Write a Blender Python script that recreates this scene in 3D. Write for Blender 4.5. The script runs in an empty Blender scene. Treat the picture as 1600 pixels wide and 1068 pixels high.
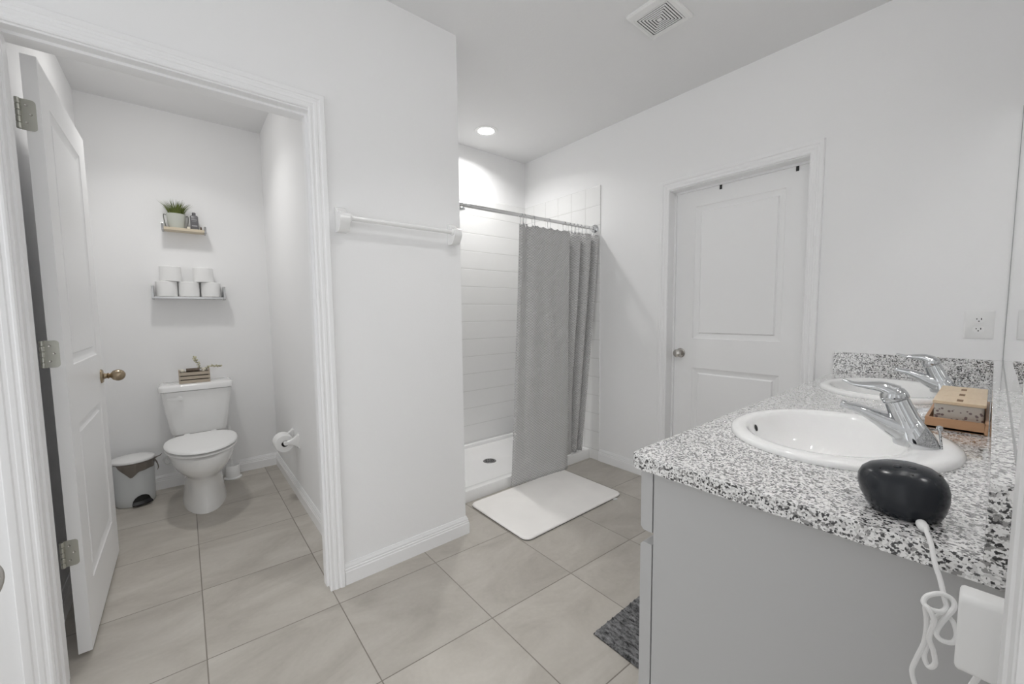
import bpy, bmesh, math, random
from mathutils import Vector, Matrix
random.seed(7)
PI = math.pi
scene = bpy.context.scene
COL = scene.collection

# ------------------------------------------------------------------ camera, world, exposure
F_PX, YAW, PITCH, ROLL, CY = 622.13, 0.880748, -0.076032, -0.0105084, 536.136
cam_d = bpy.data.cameras.new('camera')
cam_d.sensor_width = 36.0
cam_d.lens = F_PX / 1600.0 * 36.0
cam_d.shift_y = (CY - 534.0) / 1600.0
cam_d.clip_start = 0.01
cam = bpy.data.objects.new('camera', cam_d)
COL.objects.link(cam)
fw = Vector((math.cos(YAW) * math.cos(PITCH), math.sin(YAW) * math.cos(PITCH), math.sin(PITCH)))
rt = Vector((math.sin(YAW), -math.cos(YAW), 0.0))
up = rt.cross(fw)
c_, s_ = math.cos(ROLL), math.sin(ROLL)
r2 = c_ * rt + s_ * up
u2 = -s_ * rt + c_ * up
m = Matrix((r2, u2, -fw)).transposed().to_4x4()
m.translation = Vector((0, 0, 1.2))
cam.matrix_world = m
scene.camera = cam

world = bpy.data.worlds.new('world')
scene.world = world
world.use_nodes = True
world.node_tree.nodes['Background'].inputs[0].default_value = (0.97, 0.985, 1.0, 1)
world.node_tree.nodes['Background'].inputs[1].default_value = 1.45

scene.view_settings.view_transform = 'Standard'
scene.view_settings.look = 'None'
scene.view_settings.gamma = 1.0
scene.view_settings.use_curve_mapping = False
scene.view_settings.exposure = -0.14
scene.cycles.use_denoising = True
scene.cycles.max_bounces = 14
scene.cycles.diffuse_bounces = 8
scene.cycles.glossy_bounces = 6
scene.cycles.transmission_bounces = 8
scene.cycles.sample_clamp_indirect = 0.0
scene.cycles.blur_glossy = 0.0
scene.cycles.caustics_reflective = True

VANITY_POWER = 14.5      # emission strength of each vanity globe
SHOWER_POWER = 7.3      # shower downlight lens
ROOM_FILL_POWER = 3.0         # added fill downlight, out of view over the middle of the room
WC_POWER = 3.6          # toilet room ceiling lamp

# ------------------------------------------------------------------ main dimensions (metres)
XD = 2.545     # far wall with the closed door
Y1 = 1.789     # wall with the towel bar
YM = -0.033    # mirror wall
Y2 = 3.652     # toilet room back wall
XWL, XWR = -0.44, 0.535   # toilet room side walls
XB = 1.135     # end of the towel bar wall = shower side wall
YS = 2.86      # shower back wall
ZC = 2.585     # ceiling
XO = -1.45     # open side behind the photographer
ZCT = 0.888    # counter top

# ------------------------------------------------------------------ materials
MATS = {}
def nt(name):
    mt = bpy.data.materials.new(name)
    mt.use_nodes = True
    n = mt.node_tree.nodes
    return mt, n, mt.node_tree.links, n['Principled BSDF']

def mat(name, col, rough=0.5, metal=0.0, bump=0.0, bscale=200.0, var=0.0, vscale=6.0, trans=0.0, ior=1.45, spec=0.5, coat=0.0, emit=0.0, sss=0.0):
    if name in MATS: return MATS[name]
    mt, n, l, b = nt(name)
    b.inputs['Base Color'].default_value = (*col, 1)
    b.inputs['Roughness'].default_value = rough
    b.inputs['Metallic'].default_value = metal
    b.inputs['IOR'].default_value = ior
    b.inputs['Specular IOR Level'].default_value = spec
    b.inputs['Transmission Weight'].default_value = trans
    b.inputs['Coat Weight'].default_value = coat
    if emit:
        b.inputs['Emission Color'].default_value = (*col, 1)
        b.inputs['Emission Strength'].default_value = emit
    tc = n.new('ShaderNodeTexCoord')
    if bump:
        t = n.new('ShaderNodeTexNoise'); t.inputs['Scale'].default_value = bscale; t.inputs['Detail'].default_value = 3
        l.new(tc.outputs['Object'], t.inputs['Vector'])
        bp = n.new('ShaderNodeBump'); bp.inputs['Strength'].default_value = bump; bp.inputs['Distance'].default_value = 0.004
        l.new(t.outputs['Fac'], bp.inputs['Height']); l.new(bp.outputs['Normal'], b.inputs['Normal'])
    if var:
        t = n.new('ShaderNodeTexNoise'); t.inputs['Scale'].default_value = vscale; t.inputs['Detail'].default_value = 4
        l.new(tc.outputs['Object'], t.inputs['Vector'])
        r = n.new('ShaderNodeValToRGB')
        r.color_ramp.elements[0].position = 0.3; r.color_ramp.elements[1].position = 0.7
        r.color_ramp.elements[0].color = (*[max(0, c * (1 - var)) for c in col], 1)
        r.color_ramp.elements[1].color = (*[min(1, c * (1 + var)) for c in col], 1)
        l.new(t.outputs['Fac'], r.inputs['Fac']); l.new(r.outputs['Color'], b.inputs['Base Color'])
    MATS[name] = mt
    return mt

def math_node(n, l, op, a, b=None):
    q = n.new('ShaderNodeMath'); q.operation = op
    for i, v in enumerate((a, b)):
        if v is None: continue
        if isinstance(v, (int, float)): q.inputs[i].default_value = v
        else: l.new(v, q.inputs[i])
    return q.outputs[0]

def mix_col(n, l, fac, a, b):
    q = n.new('ShaderNodeMix'); q.data_type = 'RGBA'
    for s, v in ((q.inputs[0], fac), (q.inputs[6], a), (q.inputs[7], b)):
        if isinstance(v, (int, float)): s.default_value = v
        elif isinstance(v, tuple): s.default_value = (*v, 1)
        else: l.new(v, s)
    return q.outputs[2]

def floor_mat():
    mt, n, l, b = nt('floor_tile')
    tc = n.new('ShaderNodeTexCoord'); sp = n.new('ShaderNodeSeparateXYZ')
    l.new(tc.outputs['Object'], sp.inputs[0])
    X, Y = sp.outputs[0], sp.outputs[1]
    u = math_node(n, l, 'DIVIDE', X, 0.4388)
    v = math_node(n, l, 'DIVIDE', math_node(n, l, 'SUBTRACT', math_node(n, l, 'ADD', Y, math_node(n, l, 'MULTIPLY', X, 0.040)), 1.697), 0.459)
    fu, fv = math_node(n, l, 'FRACT', u), math_node(n, l, 'FRACT', v)
    def edge(f, w):
        d = math_node(n, l, 'MINIMUM', f, math_node(n, l, 'SUBTRACT', 1.0, f))
        return math_node(n, l, 'LESS_THAN', d, w)
    g = math_node(n, l, 'MAXIMUM', edge(fu, 0.0045), edge(fv, 0.0045))
    cu, cv = math_node(n, l, 'FLOOR', u), math_node(n, l, 'FLOOR', v)
    cb = n.new('ShaderNodeCombineXYZ'); l.new(cu, cb.inputs[0]); l.new(cv, cb.inputs[1])
    wn = n.new('ShaderNodeTexWhiteNoise'); wn.noise_dimensions = '3D'; l.new(cb.outputs[0], wn.inputs['Vector'])
    # cloudy stone pattern, offset per tile and stretched along a diagonal
    off = n.new('ShaderNodeVectorMath'); off.operation = 'SCALE'; l.new(wn.outputs['Color'], off.inputs[0]); off.inputs[3].default_value = 9.0
    ad = n.new('ShaderNodeVectorMath'); ad.operation = 'ADD'; l.new(tc.outputs['Object'], ad.inputs[0]); l.new(off.outputs[0], ad.inputs[1])
    mp = n.new('ShaderNodeMapping'); mp.inputs['Rotation'].default_value = (0, 0, -0.35); mp.inputs['Scale'].default_value = (2.4, 4.6, 1)
    l.new(ad.outputs[0], mp.inputs[0])
    t1 = n.new('ShaderNodeTexNoise'); t1.inputs['Scale'].default_value = 1.0; t1.inputs['Detail'].default_value = 8; t1.inputs['Roughness'].default_value = 0.62; t1.inputs['Distortion'].default_value = 0.8
    l.new(mp.outputs[0], t1.inputs['Vector'])
    r = n.new('ShaderNodeValToRGB')
    r.color_ramp.elements[0].position = 0.28; r.color_ramp.elements[0].color = (0.385, 0.355, 0.315, 1)
    r.color_ramp.elements[1].position = 0.72; r.color_ramp.elements[1].color = (0.545, 0.515, 0.470, 1)
    e = r.color_ramp.elements.new(0.5); e.color = (0.47, 0.44, 0.395, 1)
    l.new(t1.outputs['Fac'], r.inputs['Fac'])
    t2 = n.new('ShaderNodeTexNoise'); t2.inputs['Scale'].default_value = 60; t2.inputs['Detail'].default_value = 4
    l.new(tc.outputs['Object'], t2.inputs['Vector'])
    fine = math_node(n, l, 'MULTIPLY', math_node(n, l, 'SUBTRACT', t2.outputs['Fac'], 0.5), 0.12)
    hs = n.new('ShaderNodeHueSaturation'); l.new(r.outputs['Color'], hs.inputs['Color'])
    val = math_node(n, l, 'ADD', math_node(n, l, 'ADD', 0.97, math_node(n, l, 'MULTIPLY', wn.outputs['Value'], 0.08)), fine)
    l.new(val, hs.inputs['Value'])
    colr = mix_col(n, l, g, hs.outputs['Color'], (0.235, 0.21, 0.18))
    l.new(colr, b.inputs['Base Color'])
    b.inputs['Roughness'].default_value = 0.42
    bp = n.new('ShaderNodeBump'); bp.inputs['Strength'].default_value = 0.6; bp.inputs['Distance'].default_value = 0.002; bp.invert = True
    l.new(g, bp.inputs['Height']); l.new(bp.outputs['Normal'], b.inputs['Normal'])
    return mt

def granite_mat():
    mt, n, l, b = nt('granite')
    tc = n.new('ShaderNodeTexCoord')
    def vor(scale, rnd=1.0):
        v = n.new('ShaderNodeTexVoronoi'); v.inputs['Scale'].default_value = scale; v.inputs['Randomness'].default_value = rnd
        nz = n.new('ShaderNodeTexNoise'); nz.inputs['Scale'].default_value = scale * 1.3; nz.inputs['Detail'].default_value = 3
        l.new(tc.outputs['Object'], nz.inputs['Vector'])
        sc = n.new('ShaderNodeVectorMath'); sc.operation = 'SCALE'; sc.inputs[3].default_value = 1.1 / scale
        l.new(nz.outputs['Color'], sc.inputs[0])
        a = n.new('ShaderNodeVectorMath'); a.operation = 'ADD'; l.new(tc.outputs['Object'], a.inputs[0]); l.new(sc.outputs[0], a.inputs[1])
        l.new(a.outputs[0], v.inputs['Vector'])
        sx = n.new('ShaderNodeSeparateColor'); l.new(v.outputs['Color'], sx.inputs[0])
        return sx.outputs
    a = vor(300); c = vor(380); d = vor(190)
    base = mix_col(n, l, math_node(n, l, 'GREATER_THAN', a[0], 0.62), (0.86, 0.855, 0.85), (0.64, 0.635, 0.63))
    base = mix_col(n, l, math_node(n, l, 'GREATER_THAN', d[1], 0.84), base, (0.30, 0.295, 0.29))
    base = mix_col(n, l, math_node(n, l, 'GREATER_THAN', c[0], 0.90), base, (0.12, 0.12, 0.12))
    base = mix_col(n, l, math_node(n, l, 'GREATER_THAN', a[1], 0.85), base, (0.018, 0.018, 0.02))
    l.new(base, b.inputs['Base Color'])
    b.inputs['Roughness'].default_value = 0.14
    b.inputs['Coat Weight'].default_value = 1.0
    b.inputs['Coat Roughness'].default_value = 0.08
    return mt

def shower_tile_mat(name, axis, width, z0):
    mt, n, l, b = nt(name)
    tc = n.new('ShaderNodeTexCoord'); sp = n.new('ShaderNodeSeparateXYZ'); l.new(tc.outputs['Object'], sp.inputs[0])
    v = math_node(n, l, 'DIVIDE', math_node(n, l, 'SUBTRACT', sp.outputs[2], z0), 0.1495)
    fv = math_node(n, l, 'FRACT', v)
    h = math_node(n, l, 'MINIMUM', fv, math_node(n, l, 'SUBTRACT', 1.0, fv))
    g = math_node(n, l, 'LESS_THAN', h, 0.018)
    hh = math_node(n, l, 'MINIMUM', h, 0.035)
    if width:
        u = math_node(n, l, 'DIVIDE', math_node(n, l, 'SUBTRACT', sp.outputs[axis], 2.131), width)
        fu = math_node(n, l, 'FRACT', u)
        w = math_node(n, l, 'MINIMUM', fu, math_node(n, l, 'SUBTRACT', 1.0, fu))
        g = math_node(n, l, 'MAXIMUM', g, math_node(n, l, 'LESS_THAN', w, 0.015))
        hh = math_node(n, l, 'MINIMUM', hh, w)
    l.new(mix_col(n, l, g, (0.82, 0.82, 0.815), (0.70, 0.70, 0.69)), b.inputs['Base Color'])
    b.inputs['Roughness'].default_value = 0.22
    bp = n.new('ShaderNodeBump'); bp.inputs['Strength'].default_value = 0.8; bp.inputs['Distance'].default_value = 0.03
    l.new(hh, bp.inputs['Height']); l.new(bp.outputs['Normal'], b.inputs['Normal'])
    return mt

def curtain_mat():
    mt, n, l, b = nt('waffle_fabric')
    uv = n.new('ShaderNodeUVMap'); sp = n.new('ShaderNodeSeparateXYZ'); l.new(uv.outputs[0], sp.inputs[0])
    pu = math_node(n, l, 'SINE', math_node(n, l, 'MULTIPLY', sp.outputs[0], 2 * PI / 0.028))
    pv = math_node(n, l, 'SINE', math_node(n, l, 'MULTIPLY', sp.outputs[1], 2 * PI / 0.0187))
    h = math_node(n, l, 'MULTIPLY', pu, pv)
    t = math_node(n, l, 'ADD', math_node(n, l, 'MULTIPLY', h, 0.5), 0.5)
    l.new(mix_col(n, l, t, (0.45, 0.447, 0.446), (0.70, 0.696, 0.692)), b.inputs['Base Color'])
    b.inputs['Roughness'].default_value = 0.45
    b.inputs['Sheen Weight'].default_value = 0.2
    bp = n.new('ShaderNodeBump'); bp.inputs['Strength'].default_value = 0.8; bp.inputs['Distance'].default_value = 0.003
    l.new(h, bp.inputs['Height']); l.new(bp.outputs['Normal'], b.inputs['Normal'])
    return mt

def rug_mat():
    mt, n, l, b = nt('shag_rug')
    tc = n.new('ShaderNodeTexCoord')
    mp = n.new('ShaderNodeMapping'); mp.inputs['Scale'].default_value = (60, 22, 10)
    l.new(tc.outputs['Object'], mp.inputs[0])
    t = n.new('ShaderNodeTexNoise'); t.inputs['Scale'].default_value = 1.6; t.inputs['Detail'].default_value = 5; t.inputs['Roughness'].default_value = 0.75
    l.new(mp.outputs[0], t.inputs['Vector'])
    r = n.new('ShaderNodeValToRGB')
    r.color_ramp.elements[0].position = 0.36; r.color_ramp.elements[0].color = (0.012, 0.012, 0.013, 1)
    r.color_ramp.elements[1].position = 0.66; r.color_ramp.elements[1].color = (0.30, 0.30, 0.305, 1)
    l.new(t.outputs['Fac'], r.inputs['Fac']); l.new(r.outputs['Color'], b.inputs['Base Color'])
    b.inputs['Roughness'].default_value = 0.95
    return mt

def wood_mat(name, c1, c2, scale, rough=0.5):
    mt, n, l, b = nt(name)
    tc = n.new('ShaderNodeTexCoord')
    mp = n.new('ShaderNodeMapping'); mp.inputs['Scale'].default_value = scale
    l.new(tc.outputs['Object'], mp.inputs[0])
    t = n.new('ShaderNodeTexNoise'); t.inputs['Scale'].default_value = 1.0; t.inputs['Detail'].default_value = 5; t.inputs['Roughness'].default_value = 0.6
    l.new(mp.outputs[0], t.inputs['Vector'])
    l.new(mix_col(n, l, t.outputs['Fac'], c1, c2), b.inputs['Base Color'])
    b.inputs['Roughness'].default_value = rough
    return mt

def jar_mat():
    # printed acrylic: milky with a band of mauve flowers
    mt, n, l, b = nt('printed_acrylic')
    tc = n.new('ShaderNodeTexCoord')
    v = n.new('ShaderNodeTexVoronoi'); v.inputs['Scale'].default_value = 125
    l.new(tc.outputs['Object'], v.inputs['Vector'])
    nz = n.new('ShaderNodeTexNoise'); nz.inputs['Scale'].default_value = 28; nz.inputs['Detail'].default_value = 3
    l.new(tc.outputs['Object'], nz.inputs['Vector'])
    sp = n.new('ShaderNodeSeparateXYZ'); l.new(tc.outputs['Object'], sp.inputs[0])
    band = math_node(n, l, 'LESS_THAN', math_node(n, l, 'ABSOLUTE', math_node(n, l, 'SUBTRACT', sp.outputs[2], 0.030)), math_node(n, l, 'MULTIPLY', nz.outputs['Fac'], 0.028))
    spot = math_node(n, l, 'LESS_THAN', v.outputs['Distance'], 0.36)
    f = math_node(n, l, 'MULTIPLY', band, spot)
    l.new(mix_col(n, l, f, (0.66, 0.62, 0.56), (0.26, 0.20, 0.20)), b.inputs['Base Color'])
    b.inputs['Roughness'].default_value = 0.2
    b.inputs['Transmission Weight'].default_value = 0.25
    return mt

M_WALL = mat('wall_paint', (0.865, 0.865, 0.868), 0.75, bump=0.06, bscale=140)
M_CEIL = mat('ceiling_paint', (0.79, 0.79, 0.793), 0.85, bump=0.12, bscale=90)
M_TRIM = mat('trim_paint', (0.87, 0.87, 0.875), 0.34)
M_DOOR = mat('door_paint', (0.865, 0.865, 0.868), 0.36, bump=0.02, bscale=120)
M_FLOOR = floor_mat()
M_GRAN = granite_mat()
M_PORC = mat('porcelain', (0.86, 0.86, 0.855), 0.09, coat=0.3)
M_PLAST = mat('white_plastic', (0.82, 0.82, 0.815), 0.32)
M_CHROME = mat('chrome', (0.60, 0.61, 0.62), 0.045, 1.0)
M_NICKEL = mat('satin_nickel', (0.52, 0.50, 0.47), 0.27, 1.0)
M_BRASS = mat('antique_brass', (0.37, 0.30, 0.21), 0.28, 1.0)
M_HINGE = mat('hinge_metal', (0.50, 0.50, 0.45), 0.30, 1.0)
M_CAB = mat('grey_cabinet_paint', (0.49, 0.49, 0.49), 0.42, bump=0.02, bscale=150)
M_DARK = mat('black_plastic', (0.012, 0.012, 0.013), 0.35)
M_POD = mat('black_gloss_shell', (0.014, 0.017, 0.022), 0.24)
M_CURT = curtain_mat()
M_RUG = rug_mat()
M_MAT = mat('white_plush', (0.90, 0.88, 0.855), 0.95, bump=0.15, bscale=300, var=0.03, vscale=5)
M_MATB = mat('mat_rubber', (0.03, 0.028, 0.027), 0.8)
M_PAPER = mat('tissue_paper', (0.86, 0.86, 0.855), 0.9, bump=0.1, bscale=160)
M_CARD = mat('cardboard_core', (0.07, 0.06, 0.05), 0.9)
M_MIRROR = mat('mirror_silver', (0.93, 0.935, 0.935), 0.0, 1.0)
M_BAMB = wood_mat('bamboo_lid', (0.60, 0.46, 0.30), (0.72, 0.58, 0.41), (14, 120, 60), 0.42)
M_TRAY = wood_mat('bamboo_tray', (0.46, 0.255, 0.135), (0.54, 0.32, 0.18), (60, 12, 120), 0.45)
M_SHELF = wood_mat('pale_shelf_wood', (0.56, 0.48, 0.36), (0.66, 0.58, 0.45), (10, 80, 80), 0.5)
M_CRATE = wood_mat('weathered_wood', (0.36, 0.30, 0.235), (0.56, 0.49, 0.40), (20, 90, 120), 0.8)
M_ACRYL = mat('brushed_aluminium', (0.48, 0.48, 0.48), 0.22, 1.0)
M_POT = mat('pale_green_pot', (0.55, 0.57, 0.52), 0.35)
M_BOTTLE = mat('grey_bottle', (0.13, 0.128, 0.135), 0.35)
M_LABEL = mat('bottle_print', (0.42, 0.42, 0.43), 0.5)
M_LINER = mat('grey_bin_bag', (0.17, 0.15, 0.13), 0.35, trans=0.0)
M_BIN = mat('bin_plastic', (0.66, 0.68, 0.69), 0.38)
M_JAR = jar_mat()
M_GLOBE = mat('lit_frosted_glass', (1.0, 0.985, 0.96), 0.5, emit=VANITY_POWER)
M_LENS = mat('lit_downlight_lens', (1.0, 0.99, 0.975), 0.5, emit=12.0)
M_WCL = mat('lit_wc_lens', (1.0, 0.985, 0.96), 0.5, emit=16.0)
M_SLOT = mat('slot_black', (0.02, 0.02, 0.02), 0.7)
M_DRAIN = mat('drain_metal', (0.30, 0.30, 0.30), 0.25, 1.0)
M_PETAL = mat('cream_flower', (0.72, 0.68, 0.58), 0.7)
M_LEAF = mat('pale_leaf', (0.33, 0.33, 0.22), 0.6)
M_STEM = mat('stem_brown', (0.10, 0.07, 0.045), 0.7)
M_HANDLEGREY = mat('pot_handle', (0.16, 0.165, 0.15), 0.4)

def grass_mat():
    mt, n, l, b = nt('grass_blade')
    tc = n.new('ShaderNodeTexCoord')
    t = n.new('ShaderNodeTexNoise'); t.inputs['Scale'].default_value = 130
    l.new(tc.outputs['Object'], t.inputs['Vector'])
    l.new(mix_col(n, l, t.outputs['Fac'], (0.035, 0.055, 0.008), (0.17, 0.21, 0.03)), b.inputs['Base Color'])
    b.inputs['Roughness'].default_value = 0.5
    return mt
M_GRASS = grass_mat()

# ------------------------------------------------------------------ mesh helpers
class MB:
    def __init__(s): s.v = []; s.f = []
    def add(s, vs, fs):
        o = len(s.v); s.v += [Vector(p) for p in vs]; s.f += [tuple(i + o for i in f) for f in fs]; return s
    def box(s, x0, x1, y0, y1, z0, z1):
        return s.add([(x0,y0,z0),(x1,y0,z0),(x1,y1,z0),(x0,y1,z0),(x0,y0,z1),(x1,y0,z1),(x1,y1,z1),(x0,y1,z1)],
                     [(3,2,1,0),(4,5,6,7),(0,1,5,4),(1,2,6,5),(2,3,7,6),(3,0,4,7)])
    def loft(s, rings, c0=True, c1=True, closed=True):
        n = len(rings[0]); vs = [p for r in rings for p in r]; fs = []
        m_ = n if closed else n - 1
        for i in range(len(rings) - 1):
            for j in range(m_):
                a, b = i * n + j, i * n + (j + 1) % n
                fs.append((a, b, b + n, a + n))
        if c0 and closed: fs.append(tuple(range(n - 1, -1, -1)))
        if c1 and closed: fs.append(tuple((len(rings) - 1) * n + j for j in range(n)))
        return s.add(vs, fs)
    def lathe(s, prof, c, axis=(0, 0, 1), seg=28, c0=True, c1=True):
        ax = Vector(axis).normalized()
        a = ax.orthogonal().normalized(); b = ax.cross(a)
        rings = [[Vector(c) + ax * h + (a * math.cos(2*PI*k/seg) + b * math.sin(2*PI*k/seg)) * max(r, 1e-5) for k in range(seg)] for r, h in prof]
        return s.loft(rings, c0, c1)
    def tube(s, pts, rad, seg=12, caps=True, closed=False):
        P = [Vector(p) for p in pts]; n = len(P)
        R = rad if isinstance(rad, (list, tuple)) else [rad] * n
        rings = []; prev = None
        for i in range(n):
            if closed: t = P[(i+1) % n] - P[i-1]
            else: t = P[min(i+1, n-1)] - P[max(i-1, 0)]
            t.normalize()
            if prev is None: a = t.orthogonal().normalized()
            else:
                a = prev - t * prev.dot(t)
                a = a.normalized() if a.length > 1e-6 else t.orthogonal().normalized()
            prev = a; b = t.cross(a)
            rings.append([P[i] + (a*math.cos(2*PI*k/seg) + b*math.sin(2*PI*k/seg)) * R[i] for k in range(seg)])
        if closed: rings.append(rings[0])
        return s.loft(rings, caps and not closed, caps and not closed)
    def prism(s, poly, fn, a0, a1):
        n = len(poly)
        vs = [fn(p, a0) for p in poly] + [fn(p, a1) for p in poly]
        fs = [tuple(range(n-1, -1, -1)), tuple(range(n, 2*n))] + [(i, (i+1) % n, n + (i+1) % n, n + i) for i in range(n)]
        return s.add(vs, fs)

def wloc(o):
    p = Vector((0, 0, 0))
    while o: p = p + o.location; o = o.parent
    return p

def build(name, mb, material, parent=None, loc=None, bevel=0.0, bseg=2, angle=35, flat=False, sub=0, uvs=None):
    """One mesh object; mb holds world coordinates."""
    org = wloc(parent) if parent else Vector(loc or (0, 0, 0))
    me = bpy.data.meshes.new(name)
    me.from_pydata([tuple(v - org) for v in mb.v], [], mb.f)
    bm = bmesh.new(); bm.from_mesh(me)
    bmesh.ops.remove_doubles(bm, verts=bm.verts, dist=1e-6)
    bmesh.ops.recalc_face_normals(bm, faces=bm.faces)
    bm.to_mesh(me); bm.free()
    me.materials.append(material)
    if not flat:
        me.shade_smooth()
        me.set_sharp_from_angle(angle=math.radians(angle))
    o = bpy.data.objects.new(name, me); COL.objects.link(o)
    if parent: o.parent = parent
    else: o.location = org
    if bevel:
        b = o.modifiers.new('bevel', 'BEVEL'); b.width = bevel; b.segments = bseg; b.limit_method = 'ANGLE'; b.angle_limit = math.radians(40)
        b.harden_normals = True
    if sub:
        q = o.modifiers.new('subdivision', 'SUBSURF'); q.levels = sub; q.render_levels = sub
    return o

def tag(o, label, cat, group=None, kind=None):
    o['label'] = label; o['category'] = cat
    if group: o['group'] = group
    if kind: o['kind'] = kind
    return o

def thing(name, label, cat, loc, group=None):
    o = bpy.data.objects.new(name, None); COL.objects.link(o); o.location = loc
    o.empty_display_size = 0.05
    return tag(o, label, cat, group)

def struct(name, mb, material, label=None, cat=None, **k):
    o = build(name, mb, material, **k)
    o['kind'] = 'structure'
    o['label'] = label or name.replace('_', ' ')
    o['category'] = cat or 'room'
    return o

def copy_tree(o, parent=None):
    c = o.copy(); COL.objects.link(c)
    if parent: c.parent = parent
    for ch in list(o.children): copy_tree(ch, c)
    return c

def ell(cx, cy, a, b, z, n=48, p=2.0, yb=None):
    """super-ellipse ring; yb = half length towards -Y if different"""
    out = []
    for k in range(n):
        t = 2*PI*k/n; c, s = math.cos(t), math.sin(t)
        e = 2.0 / p
        bb = b if s >= 0 or yb is None else yb
        out.append(Vector((cx + a*math.copysign(abs(c)**e, c), cy + bb*math.copysign(abs(s)**e, s), z)))
    return out

def rrect(x0, x1, y0, y1, r, z, n=6):
    out = []
    for cx, cy, a0 in ((x1-r, y1-r, 0), (x0+r, y1-r, 90), (x0+r, y0+r, 180), (x1-r, y0+r, 270)):
        for k in range(n+1):
            a = math.radians(a0 + 90*k/n)
            out.append(Vector((cx + r*math.cos(a), cy + r*math.sin(a), z)))
    return out

def crom(pts, n=8):
    P = [Vector(p) for p in pts]; P = [P[0]*2-P[1]] + P + [P[-1]*2-P[-2]]
    out = []
    for i in range(1, len(P)-2):
        for k in range(n):
            t = k/n; a, b, c, d = P[i-1], P[i], P[i+1], P[i+2]
            out.append(0.5*((2*b) + (c-a)*t + (2*a-5*b+4*c-d)*t*t + (3*b-a-3*c+d)*t**3))
    out.append(P[-2]); return out

# ------------------------------------------------------------------ room shell
T = 0.115
struct('floor', MB().box(XO, XD + 0.9, -0.9, Y2 + 0.2, -0.06, 0.0), M_FLOOR, 'greige stone-look tile floor', 'floor', flat=True)
struct('ceiling', MB().box(XO, XD + 0.9, -0.15, Y2 + 0.2, ZC, ZC + 0.06), M_CEIL, 'white ceiling', 'ceiling', flat=True)

# openings
WX0, WX1, WZ = -0.366, 0.446, 2.025        # toilet room door opening (rough, jamb inside)
DY0, DY1, DZ = 0.636, 1.425, 2.008         # far door opening
EX0, EX1 = -0.62, 0.410                    # entry opening in the mirror wall

w = MB()
w.box(XO, WX0, Y1, Y1+T, 0, ZC).box(WX1, XB, Y1, Y1+T, 0, ZC).box(WX0, WX1, Y1, Y1+T, WZ, ZC)
w.box(XWR, XB, Y1+T, Y2, 0, ZC)
struct('wall_left', w, M_WALL, 'white wall with towel bar and toilet room doorway', 'wall', flat=True)
struct('wall_toilet_back', MB().box(XWL-T, XB, Y2, Y2+T, 0, ZC), M_WALL, 'white wall behind the toilet', 'wall', flat=True)
struct('wall_toilet_left', MB().box(XWL-T, XWL, Y1+T, Y2, 0, ZC), M_WALL, 'white wall behind the open toilet room door', 'wall', flat=True)
w = MB()
w.box(XD, XD+T, -0.15, DY0, 0, ZC).box(XD, XD+T, DY1, Y2, 0, ZC).box(XD, XD+T, DY0, DY1, DZ, ZC)
struct('wall_far', w, M_WALL, 'white wall with the closed panel door', 'wall', flat=True)
w = MB()
w.box(EX1, XD, YM-T, YM, 0, ZC).box(XO, EX0, YM-T, YM, 0, ZC).box(EX0, EX1, YM-T, YM, 2.03, ZC)
struct('wall_right', w, M_WALL, 'white wall carrying the mirror', 'wall', flat=True)
struct('wall_shower_back', MB().box(XB, XD, YS+0.008, YS+T, 0, ZC), M_WALL, 'white wall at the back of the shower', 'wall', flat=True)
# closet behind the far door so no light leaks in
struct('wall_closet', MB().box(XD+0.8, XD+0.9, -0.15, Y2, 0, ZC), M_WALL, 'white wall behind the closed door', 'wall', flat=True)

# baseboards
def base_prof():
    return [(0, 0), (0.0145, 0), (0.0145, 0.058), (0.012, 0.062), (0.012, 0.070), (0.0095, 0.073), (0.0095, 0.081), (0.005, 0.090), (0.004, 0.095), (0, 0.095)]
def baseboard(name, p0, p1, nrm, e0=0.0, e1=0.0):
    """run from p0 to p1 on a wall whose outward normal is nrm; e0/e1 lengthen with depth (mitre)."""
    p0, p1, nv = Vector((*p0, 0)), Vector((*p1, 0)), Vector((*nrm, 0))
    d = (p1 - p0).normalized()
    mb = MB(); pr = base_prof(); n = len(pr)
    A = [p0 - d*e0*q[0] + nv*q[0] + Vector((0, 0, q[1])) for q in pr]
    B = [p1 + d*e1*q[0] + nv*q[0] + Vector((0, 0, q[1])) for q in pr]
    mb.loft([A, B])
    return struct(name, mb, M_TRIM, 'white moulded baseboard', 'baseboard', angle=20)
baseboard('baseboard_left', (0.494, Y1), (XB, Y1), (0, -1), 0, 1)
baseboard('baseboard_left_end', (XB, Y1), (XB, 2.06), (1, 0), 1, 0)
baseboard('baseboard_left_corner', (XO, Y1), (-0.424, Y1), (0, -1))
baseboard('baseboard_far', (XD, 1.485), (XD, 1.985), (-1, 0))
baseboard('baseboard_far_right', (XD, 0.50), (XD, 0.576), (-1, 0))
baseboard('baseboard_toilet_back', (XWL, Y2), (XWR, Y2), (0, -1), -1, -1)
baseboard('baseboard_toilet_right', (XWR, Y1+T+0.03), (XWR, Y2), (-1, 0), 0, -1)
baseboard('baseboard_toilet_left', (XWL, Y1+T+0.03), (XWL, Y2), (1, 0), 0, -1)

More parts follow.
